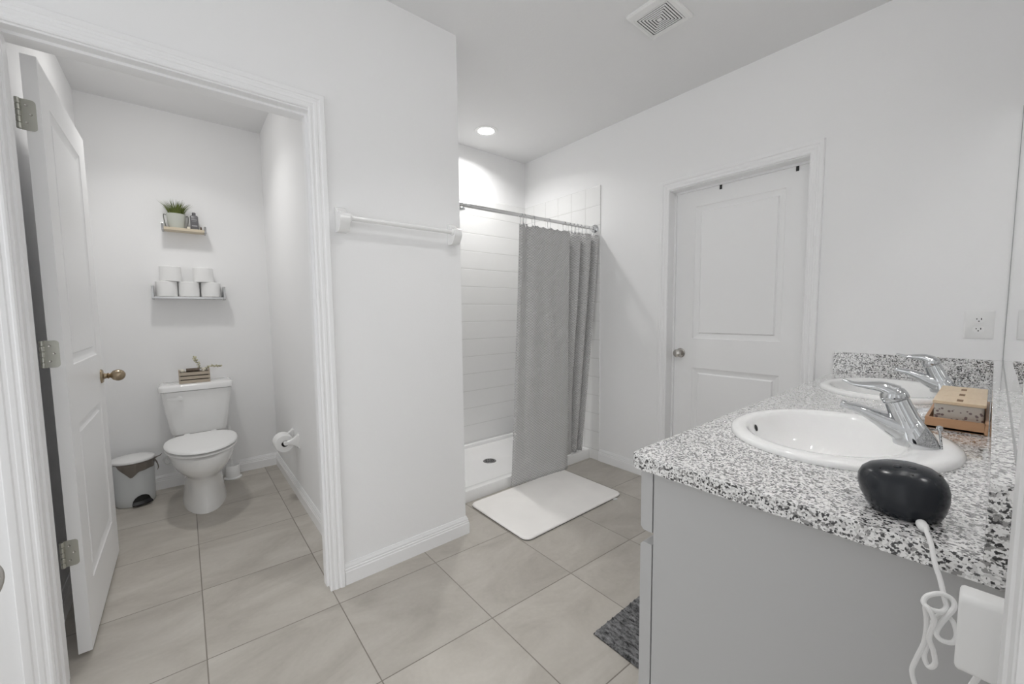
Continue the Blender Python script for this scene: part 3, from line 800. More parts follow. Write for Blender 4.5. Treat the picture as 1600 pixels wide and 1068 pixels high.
def make_faucet(c, label):
    cx, cy = c
    z0 = ZCT + 0.0135
    f = thing('faucet', label, 'faucet', (cx, cy, z0), 'chrome single lever faucets')
    P = lambda y, z, x=0.0: Vector((cx+x, cy+y, z0+z))
    # base and body: an oval foot that narrows into a forward leaning column
    rings = []
    for y, z, rx, ry in ((0.000, 0.0, 0.031, 0.036), (0.000, 0.004, 0.032, 0.037), (0.002, 0.014, 0.031, 0.0355), (0.006, 0.026, 0.029, 0.032), (0.012, 0.040, 0.0265, 0.027), (0.018, 0.055, 0.0250, 0.0240), (0.027, 0.076, 0.0240, 0.0230), (0.034, 0.093, 0.0235, 0.0225)):
        tilt = min(1.0, z/0.06) * 0.42
        rings.append([P(y + ry*math.sin(a)*math.cos(tilt), z - ry*math.sin(a)*math.sin(tilt), rx*math.cos(a)) for a in [2*PI*k/32 for k in range(32)]])
    build('body', MB().loft(rings), M_CHROME, f, angle=60)
    # spout: deep at its root, sweeping down to a flat tip
    path = crom([P(0.006, 0.026), P(0.034, 0.036), P(0.062, 0.050), P(0.092, 0.063), P(0.124, 0.0690)], 6)
    rings = []
    for i, p in enumerate(path):
        t = i/(len(path)-1)
        w_ = 0.0285*(1-t) + 0.0150*t; h_ = 0.024*(1-t)**1.6 + 0.0085
        tg = (path[min(i+1, len(path)-1)] - path[max(i-1, 0)]).normalized()
        nz = Vector((1, 0, 0)).cross(tg).normalized()
        rings.append([p + Vector((1, 0, 0))*w_*math.copysign(abs(math.cos(a))**0.8, math.cos(a)) + nz*h_*math.copysign(abs(math.sin(a))**0.8, math.sin(a)) for a in [2*PI*k/28 for k in range(28)]])
    spt = build('spout', MB().loft(rings), M_CHROME, f, angle=60)
    e = path[-1]; tg = (path[-1]-path[-3]).normalized()
    build('aerator', MB().lathe([(0.0110, -0.001), (0.0118, 0.002), (0.0112, 0.007), (0.009, 0.0075), (0.0, 0.005)], e + Vector((0, 0, -0.0005)), tg, 20), M_CHROME, spt)
    # handle: dome cap flowing into a long lever
    ax = Vector((0, math.sin(0.42), math.cos(0.42)))
    b0 = P(0.0345, 0.0945)
    dome = MB().lathe([(0.0232, 0.0), (0.0245, 0.002), (0.0245, 0.012), (0.0220, 0.021), (0.0150, 0.028), (0.006, 0.031), (0.0, 0.0315)], b0, ax, 32)
    hd = build('handle', dome, M_CHROME, f, angle=60)
    lv = crom([P(0.036, 0.111), P(0.058, 0.121), P(0.085, 0.122), P(0.108, 0.123), P(0.130, 0.130)], 6)
    rings = []
    for i, p in enumerate(lv):
        t = i/(len(lv)-1)
        w_ = 0.0225*(1-t) + 0.0085*t; h_ = 0.0150*(1-t)**1.5 + 0.0035
        tg = (lv[min(i+1, len(lv)-1)] - lv[max(i-1, 0)]).normalized()
        nz = Vector((1, 0, 0)).cross(tg).normalized()
        rings.append([p + Vector((1, 0, 0))*w_*math.cos(a) + nz*h_*math.sin(a) for a in [2*PI*k/24 for k in range(24)]])
    build('lever', MB().loft(rings), M_CHROME, hd, angle=60)
    lr = MB().tube([P(-0.039, 0.0008), P(-0.034, 0.044)], 0.0022, 10)
    lr.lathe([(0.0, -0.006), (0.0045, -0.004), (0.0055, 0.0), (0.0045, 0.004), (0, 0.006)], P(-0.034, 0.046), (0, 0, 1), 14)
    build('lift_rod', lr, M_CHROME, f)
    return f
FA = make_faucet((1.222, 0.096), 'chrome single lever faucet on the nearest sink')
fb_ = copy_tree(FA); fb_.location = (2.075, 0.100, ZCT+0.0135); fb_['label'] = 'chrome single lever faucet on the far sink, behind the bamboo tray'

# tray with three lidded boxes
TX0, TX1, TY0, TY1 = 1.498, 1.865, -0.0045, 0.104
tr = thing('tray', 'reddish bamboo tray standing between the two sinks', 'tray', ((TX0+TX1)/2, (TY0+TY1)/2, ZCT))
tz = ZCT + 0.0008
mb = MB().box(TX0, TX1, TY0, TY1, tz, tz+0.006)
build('base', mb, M_TRAY, tr)
mb = MB().box(TX0, TX1, TY1-0.006, TY1, tz, tz+0.0285).box(TX0, TX1, TY0, TY0+0.006, tz, tz+0.0285).box(TX0, TX0+0.007, TY0+0.006, TY1-0.006, tz, tz+0.0285).box(TX1-0.007, TX1, TY0+0.006, TY1-0.006, tz, tz+0.0285)
build('rim', mb, M_TRAY, tr, bevel=0.0008)
jx = [1.528, 1.634, 1.740]
jl = ['nearest', 'middle', 'farthest']
j0_ = None
for k, x in enumerate(jx):
    lab = f'{jl[k]} frosted flower-print box with bamboo lid on the tray'
    if j0_ is None:
        z_ = tz + 0.0065
        j0_ = thing('lidded_box', lab, 'container', (x+0.05, 0.047, z_), 'lidded boxes on the bamboo tray')
        jb = MB().loft([rrect(x+0.002, x+0.098, 0.004, 0.091, 0.008, z_), rrect(x+0.002, x+0.098, 0.004, 0.091, 0.008, z_+0.054)])
        build('box_body', jb, M_JAR, j0_, angle=40)
        ld = MB().loft([rrect(x, x+0.1035, 0.001, 0.094, 0.004, z_+0.0545), rrect(x, x+0.1035, 0.001, 0.094, 0.004, z_+0.0625)])
        lo = build('lid', ld, M_BAMB, j0_, angle=40, bevel=0.001)
        ng = MB().box(x+0.022, x+0.055, 0.041, 0.052, z_+0.0624, z_+0.0631)
        build('lid_notch', ng, mat('notch_shadow', (0.20, 0.115, 0.055), 0.7), lo)
    else:
        c = copy_tree(j0_); c.location = (x+0.05, 0.047, tz+0.0065); c['label'] = lab

# black pod
PC = Vector((0.838, 0.076, ZCT))
pod = thing('pod_speaker', 'glossy black egg-shaped pod device at the near end of the counter', 'smart speaker', PC)
PROF = [(0.0, 0.0005), (0.034, 0.0006), (0.0385, 0.003), (0.044, 0.013), (0.0485, 0.027), (0.0500, 0.040), (0.0485, 0.051), (0.0435, 0.061), (0.035, 0.068), (0.022, 0.0725), (0.010, 0.0740), (0.0, 0.0745)]
def pod_pt(r, h, a):
    k = h/0.0745
    return Vector((PC.x + 0.012*k + r*math.cos(a), PC.y + 0.010*k - 0.003 + r*1.04*math.sin(a), ZCT + h - 0.10*k*r*math.sin(a+0.4)))
build('shell', MB().loft([[pod_pt(r, h, 2*PI*q/48) for q in range(48)] for r, h in PROF], False, False), M_POD, pod, angle=70)
for a, rr_, hh in ((2.6, 0.035, 0.068), (3.6, 0.038, 0.0658), (4.7, 0.041, 0.0635)):
    p = pod_pt(rr_, hh, a)
    build('microphone_hole', MB().lathe([(0.0, 0.0008), (0.0013, 0.0006), (0.0015, -0.001)], p, (0.4*math.cos(a), 0.4*math.sin(a), 0.9), 10), M_SLOT, pod)
for a in (3.15, 3.9):
    build('button', MB().lathe([(0.0, 0.0014), (0.0035, 0.0011), (0.005, 0.0002), (0.006, -0.002)], pod_pt(0.022, 0.0725, a), (0.15*math.cos(a), 0.15*math.sin(a), 1), 16), M_POD, pod)

# white power cord with its adaptor on the wall
ch = thing('power_adapter', 'white square power adapter plugged in beside the vanity end', 'power adapter', (0.615, YM, 0.86))
AX0, AX1, AY0, AY1, AZ0, AZ1 = 0.596, 0.628, YM+0.0085, 0.0085, 0.826, 0.9085
ring = lambda y, i: [Vector((p.x, y, p.y)) for p in rrect(AX0+i, AX1-i, AZ0+i, AZ1-i, 0.008, 0)]
build('adapter_case', MB().loft([ring(AY0, 0.002), ring(AY0+0.003, 0), ring(AY1-0.003, 0), ring(AY1-0.001, 0.001), ring(AY1, 0.003)]), M_PLAST, ch, angle=50)
build('wall_plate', MB().box(0.572, 0.652, YM+0.0003, YM+0.005, 0.80, 0.935), M_PLAST, ch, bevel=0.002)
build('prong', MB().box(0.606, 0.608, YM+0.004, AY0+0.001, 0.862, 0.872).box(0.617, 0.619, YM+0.004, AY0+0.001, 0.862, 0.872), M_CHROME, ch)
cd = thing('usb_cable', 'white tangled power cord hanging from the black pod over the counter end', 'power cord', (0.70, 0.03, 0.85))
cpts = [(0.768, 0.0462, 0.8992), (0.76, 0.045, 0.9015), (0.752, 0.0438, 0.9042), (0.738, 0.0375, 0.8929), (0.722, 0.0322, 0.8761), (0.712, 0.0264, 0.8622), (0.7, 0.0212, 0.8458), (0.696, 0.019, 0.8383), (0.688, 0.0231, 0.8342), (0.684, 0.0325, 0.8347), (0.686, 0.0378, 0.8389), (0.692, 0.0347, 0.8461), (0.698, 0.0245, 0.8515), (0.7, 0.0155, 0.849), (0.696, 0.0129, 0.8419), (0.69, 0.0178, 0.8307), (0.686, 0.0237, 0.816), (0.682, 0.0251, 0.8074), (0.68, 0.0201, 0.8036), (0.682, 0.0115, 0.8058), (0.688, 0.0092, 0.8145), (0.694, 0.0141, 0.826), (0.698, 0.0232, 0.8249), (0.7, 0.0301, 0.8069), (0.698, 0.0317, 0.7857), (0.696, 0.0345, 0.7653), (0.692, 0.0298, 0.7556), (0.688, 0.0246, 0.7661), (0.686, 0.0269, 0.7832), (0.684, 0.0308, 0.7984), (0.68, 0.0279, 0.8231), (0.68, 0.0322, 0.8353), (0.684, 0.0357, 0.8345), (0.69, 0.0339, 0.8099), (0.694, 0.0352, 0.7831), (0.696, 0.0409, 0.7565), (0.698, 0.0442, 0.7363), (0.696, 0.0404, 0.7202), (0.69, 0.0335, 0.7077), (0.675, 0.0192, 0.7152), (0.655, 0.0044, 0.7467), (0.636, -0.004, 0.79), (0.622, -0.01, 0.822), (0.616, -0.011, 0.834)]
build('cable', MB().tube(crom(cpts, 7), 0.0027, 10), M_PLAST, cd)
mb = MB().lathe([(0.0028, 0.0), (0.0036, 0.002), (0.0052, 0.006), (0.0064, 0.016), (0.0062, 0.027), (0.004, 0.028)], (0.764, 0.0455, 0.9000), (0.97, 0.20, -0.13), 16)
build('plug', mb, M_PLAST, cd)

# wall outlet on the far wall
ot = thing('wall_outlet', 'white double wall outlet above the granite side splash', 'outlet', (XD, 0.041, 1.132))
OY, OZ = 0.0405, 1.132
build('cover_plate', MB().loft([[Vector((XD-d, p.x, p.y)) for p in rrect(OY-0.0415+i, OY+0.0415-i, OZ-0.0585+i, OZ+0.0585-i, 0.004, 0)] for d, i in ((0.0002, 0), (0.004, 0), (0.006, 0.003))]), M_PLAST, ot, angle=40)
for dz in (0.020, -0.020):
    so = build('socket', MB().loft([[Vector((XD-d, OY+0.0165*math.cos(a), OZ+dz+max(-0.0115, min(0.0115, 0.0165*math.sin(a))))) for a in [2*PI*k/32 for k in range(32)]] for d in (0.004, 0.0078)]), M_PLAST, ot, angle=40)
    sl = MB().box(XD-0.0082, XD-0.0076, OY-0.0075, OY-0.0050, OZ+dz-0.001, OZ+dz+0.007).box(XD-0.0082, XD-0.0076, OY+0.0050, OY+0.0072, OZ+dz-0.000, OZ+dz+0.006)
    sl.lathe([(0.0024, 0), (0.0024, 0.0006)], (XD-0.0076, OY, OZ+dz-0.006), (-1, 0, 0), 12)
    build('slots', sl, M_SLOT, so)

# ------------------------------------------------------------------ towel bar
tb = thing('towel_bar', 'white ceramic towel bar on the wall between the doorway and the shower', 'towel bar', (0.82, Y1, 1.60))
def post_rings(fn, w0, h0, w1, h1, L):
    rings = []
    for t in [k/8 for k in range(9)]:
        e = (1-t)**2.2
        rings.append([fn(p.x, p.y, t*L) for p in rrect(-(w1+(w0-w1)*e)/2, (w1+(w0-w1)*e)/2, -(h1+(h0-h1)*e)/2, (h1+(h0-h1)*e)/2, 0.006 + 0.006*t, 0, 4)])
    return rings
for x in (0.540, 1.082):
    zc_ = 1.599
    top_c = [(0.058*q + 0.004, 0.053 - 0.031*math.sin(q*PI/2)) for q in [k/8 for k in range(9)]]
    prof = [(0.0003, 0.053)] + top_c + [(0.068, 0.019), (0.072, 0.010), (0.072, -0.008), (0.067, -0.018), (0.060, -0.030), (0.052, -0.042), (0.046, -0.050), (0.040, -0.053), (0.0003, -0.053)]
    mb = MB().loft([[Vector((x + w_, Y1 - d, zc_ + z)) for d, z in prof] for w_ in (-0.022, 0.022)])
    mb.lathe([(0.0165, 0.0), (0.0165, 0.006), (0.0135, 0.010), (0.0, 0.010)], (x + (0.021 if x < 0.8 else -0.021), Y1-0.053, 1.603), (1 if x < 0.8 else -1, 0, 0), 20)
    build('post', mb, M_PORC, tb, angle=45, bevel=0.004, bseg=3)
build('bar', MB().tube([(0.560, Y1-0.053, 1.603), (1.062, Y1-0.053, 1.603)], 0.0108, 18), M_PORC, tb)

# ------------------------------------------------------------------ ceiling things
vt = thing('exhaust_vent', 'white square exhaust fan grille on the ceiling', 'vent', (1.80, 1.072, ZC))
VX0, VX1, VY0, VY1 = 1.688, 1.925, 0.972, 1.180
vz = ZC
zz = lambda x0, x1, y0, y1, r, z: rrect(x0, x1, y0, y1, r, z, 3)
GX0, GX1, GY0, GY1 = 1.728, 1.895, 0.996, 1.160
mb = MB()
fr_r = [zz(VX0, VX1, VY0, VY1, 0.006, vz-0.0005), zz(VX0, VX1, VY0, VY1, 0.006, vz-0.010), zz(VX0+0.006, VX1-0.006, VY0+0.006, VY1-0.006, 0.006, vz-0.015),
        zz(GX0-0.002, GX1+0.002, GY0-0.002, GY1+0.002, 0.003, vz-0.018), zz(GX0, GX1, GY0, GY1, 0.003, vz-0.015)]
mb.loft(fr_r, False, False)
build('frame', mb, M_PLAST, vt, angle=25)
build('gap_shade_plate', MB().box(GX0-0.001, GX1+0.001, GY0-0.001, GY1+0.001, vz-0.0155, vz-0.001), M_SLOT, vt)  # black plate; its colour gives the dark shade in the grille gaps
mb = MB(); n_ = 7; hx_, hy_ = (GX1-GX0)/2, (GY1-GY0)/2; cx_, cy_ = (GX0+GX1)/2, (GY0+GY1)/2
for k in range(n_):
    o0 = 1 - k/ n_ ; o1 = o0 - 0.66/n_
    o0 -= 0.012
    if k == n_-1:
        mb.box(cx_-hx_*o0, cx_+hx_*o0, cy_-hy_*o0, cy_+hy_*o0, vz-0.0175, vz-0.0150); continue
    A = [Vector((cx_+sx*hx_*o0, cy_+sy*hy_*o0, 0)) for sx, sy in ((1,1),(-1,1),(-1,-1),(1,-1))]
    B = [Vector((cx_+sx*hx_*o1, cy_+sy*hy_*o1, 0)) for sx, sy in ((1,1),(-1,1),(-1,-1),(1,-1))]
    Z = lambda L, z: [p + Vector((0,0,z)) for p in L]
    mb.loft([Z(A, vz-0.0150), Z(A, vz-0.0172), Z(B, vz-0.0175), Z(B, vz-0.0150)], False, False)
build('grille', mb, M_PLAST, vt, angle=20)

dl = thing('downlight', 'lit round recessed downlight over the shower', 'downlight', (1.86, 2.535, ZC))
LXc, LYc = 1.862, 2.540
build('trim_ring', MB().lathe([(0.060, 0.0005), (0.062, 0.006), (0.070, 0.009), (0.086, 0.006), (0.090, 0.0005)], (LXc, LYc, ZC), (0, 0, -1), 40, False, False), M_PLAST, dl)
build('lens', MB().lathe([(0.0, 0.003), (0.061, 0.003), (0.061, 0.0005)], (LXc, LYc, ZC), (0, 0, -1), 36), M_LENS, dl)
la = bpy.data.lights.new('downlight_beam', 'AREA'); la.shape = 'DISK'; la.size = 0.115; la.energy = SHOWER_POWER; la.color = (1.0, 0.99, 0.975)
la.spread = math.radians(146)
lo_ = bpy.data.objects.new('downlight_beam', la); COL.objects.link(lo_); lo_.parent = dl
lo_.location = Vector((LXc, LYc, ZC - 0.0045)) - dl.location

rd = copy_tree(dl); rd.location = (1.02, 0.92, ZC); rd['label'] = 'added round fill downlight, unseen, in the ceiling above the middle of the room'; rd['group'] = 'recessed downlights'; dl['group'] = 'recessed downlights'  # unseen extra lamp added to lift the mat, counter and floor
for ch_ in rd.children:
    if ch_.type == 'LIGHT':
        ch_.data = ch_.data.copy(); ch_.data.energy = ROOM_FILL_POWER; ch_.data.spread = math.radians(105)

WLX, WLY = -0.05, 2.93
wl = thing('ceiling_lamp', 'round flush ceiling lamp lighting the toilet room', 'ceiling lamp', (WLX, WLY, ZC))
build('lamp_base', MB().lathe([(0.112, 0), (0.112, 0.010), (0.106, 0.013)], (WLX, WLY, ZC-0.0005), (0, 0, -1), 36), M_NICKEL, wl)
build('lens', MB().lathe([(0.104, 0.0), (0.098, 0.014), (0.08, 0.024), (0.04, 0.029), (0, 0.030)], (WLX, WLY, ZC-0.0135), (0, 0, -1), 36), M_WCL, wl)
la = bpy.data.lights.new('ceiling_lamp_beam', 'AREA'); la.shape = 'DISK'; la.size = 0.17; la.energy = WC_POWER; la.color = (1.0, 0.99, 0.97); la.spread = math.radians(128)
lo_ = bpy.data.objects.new('ceiling_lamp_beam', la); COL.objects.link(lo_); lo_.parent = wl
lo_.location = Vector((WLX, WLY, ZC - 0.047)) - wl.location

# vanity light over the near sink (above the frame)
vl = thing('vanity_light', 'four globe vanity light bar above the mirror', 'vanity light', (1.12, YM, 2.12))
build('back_plate', MB().box(0.82, 1.42, YM+0.0005, YM+0.020, 2.08, 2.16), M_CHROME, vl, bevel=0.003)
for x in (0.88, 1.04, 1.20, 1.36):
    a_ = build('arm', MB().tube(crom([(x, YM+0.015, 2.12), (x, 0.03, 2.12), (x, 0.085, 2.148)], 5), 0.010, 12), M_CHROME, vl)
    build('globe', MB().lathe([(0.045*math.cos(q*PI/12), 0.045*math.sin(q*PI/12)) for q in range(-6, 7)], (x, 0.120, 2.160), (0, 1, 0), 24), M_GLOBE, a_)

# ------------------------------------------------------------------ toilet
TC = 0.052
to = thing('toilet', 'white two-piece toilet with closed lid against the back wall', 'toilet', (TC, 3.2, 0))
def egg(hw, yf, yb, z, n=56):
    """egg outline: front at yf (small y), back yb"""
    cy_ = yb - hw*0.95
    out = []
    for k in range(n):
        t = 2*PI*k/n; c, s = math.cos(t), math.sin(t)
        if s >= 0: out.append(Vector((TC + hw*math.copysign(abs(c)**0.80, c), cy_ + (yb-cy_)*abs(s)**0.80, z)))
        else: out.append(Vector((TC + hw*c, cy_ - (cy_-yf)*abs(s)**0.96, z)))
    return out
bowl = [egg(0.117, 3.003, 3.46, 0.0), egg(0.117, 3.003, 3.46, 0.010), egg(0.112, 3.008, 3.455, 0.04), egg(0.105, 3.018, 3.45, 0.09), egg(0.101, 3.022, 3.45, 0.15), egg(0.102, 3.016, 3.45, 0.195),
        egg(0.112, 2.985, 3.45, 0.222), egg(0.135, 2.925, 3.453, 0.252), egg(0.157, 2.872, 3.457, 0.288), egg(0.171, 2.844, 3.46, 0.325), egg(0.178, 2.832, 3.462, 0.362), egg(0.179, 2.830, 3.462, 0.384), egg(0.168, 2.845, 3.455, 0.393)]
build('bowl', MB().loft(bowl), M_PORC, to, angle=60)
build('seat', MB().loft([egg(0.168, 2.836, 3.30, 0.4010), egg(0.181, 2.816, 3.305, 0.405), egg(0.181, 2.816, 3.305, 0.412), egg(0.173, 2.828, 3.30, 0.416)]), M_PLAST, to, angle=60)
build('seat_lid', MB().loft([egg(0.170, 2.834, 3.30, 0.4225), egg(0.183, 2.813, 3.305, 0.426), egg(0.181, 2.816, 3.304, 0.432), egg(0.172, 2.828, 3.296, 0.439), egg(0.13, 2.88, 3.26, 0.4435), egg(0.06, 3.0, 3.18, 0.4455)]), M_PLAST, to, angle=60)
for sx in (-1, 1):
    build('lid_hinge', MB().lathe([(0.016, 0), (0.018, 0.004), (0.018, 0.03), (0.014, 0.036), (0, 0.037)], (TC+sx*0.07, 3.325, 0.398), (0, 0, 1), 18), M_PLAST, to)
def tank_ring(hw, y0, y1, z, r=0.035): return rrect(TC-hw, TC+hw, y0, y1, r, z, 6)
build('tank', MB().loft([tank_ring(0.135, 3.475, 3.63, 0.398), tank_ring(0.150, 3.458, 3.635, 0.404), tank_ring(0.158, 3.452, 3.636, 0.43), tank_ring(0.178, 3.440, 3.638, 0.58), tank_ring(0.192, 3.434, 3.638, 0.698)]), M_PORC, to, angle=50)
build('tank_lid', MB().loft([tank_ring(0.193, 3.432, 3.639, 0.7005), tank_ring(0.201, 3.424, 3.642, 0.704), tank_ring(0.202, 3.423, 3.642, 0.730), tank_ring(0.197, 3.428, 3.639, 0.742), tank_ring(0.18, 3.445, 3.625, 0.746)]), M_PORC, to, angle=60)
mb = MB().lathe([(0.016, 0), (0.016, 0.004), (0.009, 0.007), (0.008, 0.014)], (TC-0.095, 3.436, 0.655), (0, -1, 0), 18)
mb.loft([[Vector((TC-0.095 + s*(-0.062) , 3.420 - 0.004*s + dy, 0.655 + 0.004*s + dz)) for dy, dz in ((-0.004, -h), (0.004, -h), (0.004, h), (-0.004, h))] for s, h in ((-0.28, 0.006), (0, 0.010), (0.5, 0.008), (1.0, 0.0055))])
fl = build('flush_lever', mb, M_PLAST, to, angle=40)
# supply hose
mb = MB().tube(crom([(TC-0.185, 3.640, 0.20), (TC-0.185, 3.60, 0.20), (TC-0.182, 3.585, 0.23), (TC-0.165, 3.58, 0.32), (TC-0.12, 3.58, 0.40)], 6), 0.006, 10)
mb.lathe([(0.028, 0), (0.027, 0.005), (0.012, 0.008), (0.012, 0.05)], (TC-0.185, 3.651, 0.20), (0, -1, 0), 18)
mb.lathe([(0.006, 0), (0.016, 0.004), (0.017, 0.014), (0.012, 0.018), (0, 0.018)], (TC-0.185, 3.60, 0.20), (0, -1, 0), 16)
build('supply_hose', mb, M_PLAST, to)

# toilet brush
tbx = thing('toilet_brush', 'white toilet brush in its holder on the floor right of the toilet', 'toilet brush', (0.226, 3.555, 0))
build('holder', MB().lathe([(0.056, 0.0005), (0.056, 0.008), (0.046, 0.014), (0.043, 0.095), (0.041, 0.097), (0.036, 0.09), (0.0, 0.05)], (0.226, 3.555, 0), (0, 0, 1), 28), M_PLAST, tbx, angle=50)
build('handle', MB().lathe([(0.008, 0.05), (0.008, 0.12), (0.007, 0.30), (0.010, 0.34), (0.011, 0.385), (0.006, 0.395), (0, 0.396)], (0.221, 3.558, 0), (0, 0, 1), 16), M_PLAST, tbx)

# pedal bin
BXc, BYc = -0.298, 3.500
bn = thing('pedal_bin', 'small white pedal bin with grey liner left of the toilet', 'bin', (BXc, BYc, 0))
def bring(r, z, n=56): return [Vector((BXc + r*math.cos(2*PI*k/n), BYc + r*0.98*math.sin(2*PI*k/n), z)) for k in range(n)]
build('body', MB().loft([bring(0.092, 0.001), bring(0.096, 0.006), bring(0.098, 0.05), bring(0.1035, 0.270), bring(0.104, 0.274)]), M_BIN, bn, angle=50)
build('lid', MB().loft([bring(0.103, 0.279), bring(0.107, 0.281), bring(0.1075, 0.291), bring(0.103, 0.297), bring(0.06, 0.301), bring(0.02, 0.302)]), M_PLAST, bn, angle=60)
# liner: skirt hanging over the rim with uneven hem
mb = MB(); n = 72; top_ = []; mid = []; low = []
rl = random.Random(11)
for k in range(n):
    a = 2*PI*k/n
    deg = math.degrees(a)
    keys = [(0, .024), (12, .010), (25, -.003), (226, -.003), (234, .014), (250, .050), (267, .085), (279, .066), (288, .052), (310, .047), (335, .045), (350, .036), (360, .024)]
    for (a0, d0), (a1, d1) in zip(keys, keys[1:]):
        if a0 <= deg <= a1: d = d0 + (d1-d0)*(deg-a0)/(a1-a0)
    r0_ = 0.1055 + 0.001*math.sin(9*a); r1_ = 0.106 + 0.002*math.sin(13*a+1) ; r2_ = 0.1065 + 0.003*math.sin(11*a)
    top_.append(Vector((BXc + r0_*math.cos(a), BYc + r0_*math.sin(a), 0.2785)))
    mid.append(Vector((BXc + r1_*math.cos(a), BYc + r1_*math.sin(a), 0.276 - d*0.5)))
    low.append(Vector((BXc + r2_*math.cos(a), BYc + r2_*math.sin(a), 0.275 - d)))
mb.loft([top_, mid, low], False, False)
kn_ = Vector((BXc+0.104, BYc-0.03, 0.272))
mb.tube(crom([kn_, kn_ + Vector((0.012, -0.004, 0.012)), kn_ + Vector((0.030, -0.006, 0.018)), kn_ + Vector((0.040, -0.008, 0.030))], 4), [0.005]*5+[0.003]*5+[0.0015]*3, 8)
mb.tube(crom([kn_, kn_ + Vector((0.012, -0.004, -0.025)), kn_ + Vector((0.018, -0.006, -0.055)), kn_ + Vector((0.013, -0.006, -0.075))], 4), [0.004]*5+[0.003]*5+[0.002]*3, 8)
build('bin_liner', mb, M_LINER, bn, angle=50)
# pedal recess and pedal, facing the camera-right
pa = math.radians(292)
pd = Vector((math.cos(pa), math.sin(pa), 0)); pt = Vector((-pd.y, pd.x, 0))
mb = MB()
rows = []
for z, hw in ((0.004, 0.048), (0.02, 0.0475), (0.04, 0.043), (0.055, 0.034), (0.066, 0.020), (0.0705, 0.004)):
    row = []
    for k in range(9):
        s = -1 + 2*k/8
        ang = s*hw/0.098
        rr_ = 0.0985 + 0.006*z/0.27 + 0.0012
        row.append(Vector((BXc, BYc, z)) + (pd*math.cos(ang) + pt*math.sin(ang))*rr_)
    rows.append(row)
mb.loft(rows, False, False, closed=False)
build('pedal_recess', mb, M_SLOT, bn)
mb = MB()
def pedrow(out, z, hw): return [Vector((BXc, BYc, z)) + (pd*math.cos(s*hw/0.1) + pt*math.sin(s*hw/0.1))*(0.098+out) for s in (-1, -.6, -.2, .2, .6, 1)]
o1 = pedrow(0.0035, 0.010, 0.046); o2 = pedrow(0.022, 0.010, 0.044); o3 = pedrow(0.024, 0.018, 0.043); o4 = pedrow(0.0035, 0.032, 0.045)
mb.loft([o1, o2, o3, o4, o1], False, False, closed=False)
build('pedal', mb, M_DARK, bn, bevel=0.001)

# toilet paper holder on the right wall + roll
tpz = 0.396
th = thing('toilet_paper_holder', 'white ceramic toilet paper holder on the toilet room right wall', 'toilet paper holder', (XWR, 2.90, tpz))
for y in (2.818, 2.984):
    mb = MB().loft([[Vector((XWR-d, p.x, p.y)) for p in rrect(y-0.022+i, y+0.022-i, tpz-0.050+i, tpz+0.042-i, 0.006, 0)] for d, i in ((0.0002, 0), (0.006, 0), (0.008, 0.002))])
    mb.loft(post_rings(lambda a, b, d: Vector((XWR-0.006-d, y+a, tpz+b-0.004*d/0.07)), 0.040, 0.084, 0.022, 0.026, 0.070))
    mb.lathe([(0, -0.011), (0.012, -0.010), (0.014, 0), (0.012, 0.010), (0, 0.011)], (XWR-0.074, y, tpz-0.004), (0, 1, 0), 18)
    build('post', mb, M_PORC, th, angle=45)
build('roller', MB().tube([(XWR-0.074, 2.826, tpz-0.004), (XWR-0.074, 2.976, tpz-0.004)], 0.0085, 14), M_PLAST, th)
tr_ = thing('toilet_roll', 'toilet roll hanging on the ceramic wall holder', 'toilet roll', (XWR-0.074, 2.901, tpz-0.014), 'toilet rolls')
def roll_mb(c, ax, R=0.052, L=0.098, r=0.020):
    return MB().lathe([(r, -L/2), (R-0.003, -L/2), (R, -L/2+0.003), (R, L/2-0.003), (R-0.003, L/2), (r, L/2), (r, -L/2)], c, ax, 40, False, False)
build('paper', roll_mb((XWR-0.074, 2.901, tpz-0.0145), (0, 1, 0), 0.055, 0.104), M_PAPER, tr_, angle=40)
build('cardboard_core', MB().lathe([(0.0198, -0.0515), (0.0198, 0.0515), (0.0188, 0.0515), (0.0188, -0.0515), (0.0198, -0.0515)], (XWR-0.074, 2.901, tpz-0.0145), (0, 1, 0), 28, False, False), M_CARD, tr_)

# ------------------------------------------------------------------ shelves and what stands on them
def shelf(label, x0, x1, zt, yf, thick, wood, endh, material):
    s = thing('wall_shelf', label, 'shelf', ((x0+x1)/2, Y2, zt), None)
    build('board', MB().box(x0, x1, yf, Y2-0.0005, zt-thick, zt), material, s, bevel=0.001)
    ends = []
    for x in (x0, x1):
        sg = 1 if x == x0 else -1
        e = build('end_bracket', MB().loft([[Vector((x + sg*d, p.x, p.y)) for p in rrect(yf-0.004, Y2-0.0005, zt-thick-0.004, zt+endh, 0.005, 0)] for d in (-0.011, 0.0)]), M_ACRYL, s, angle=40)
    return s
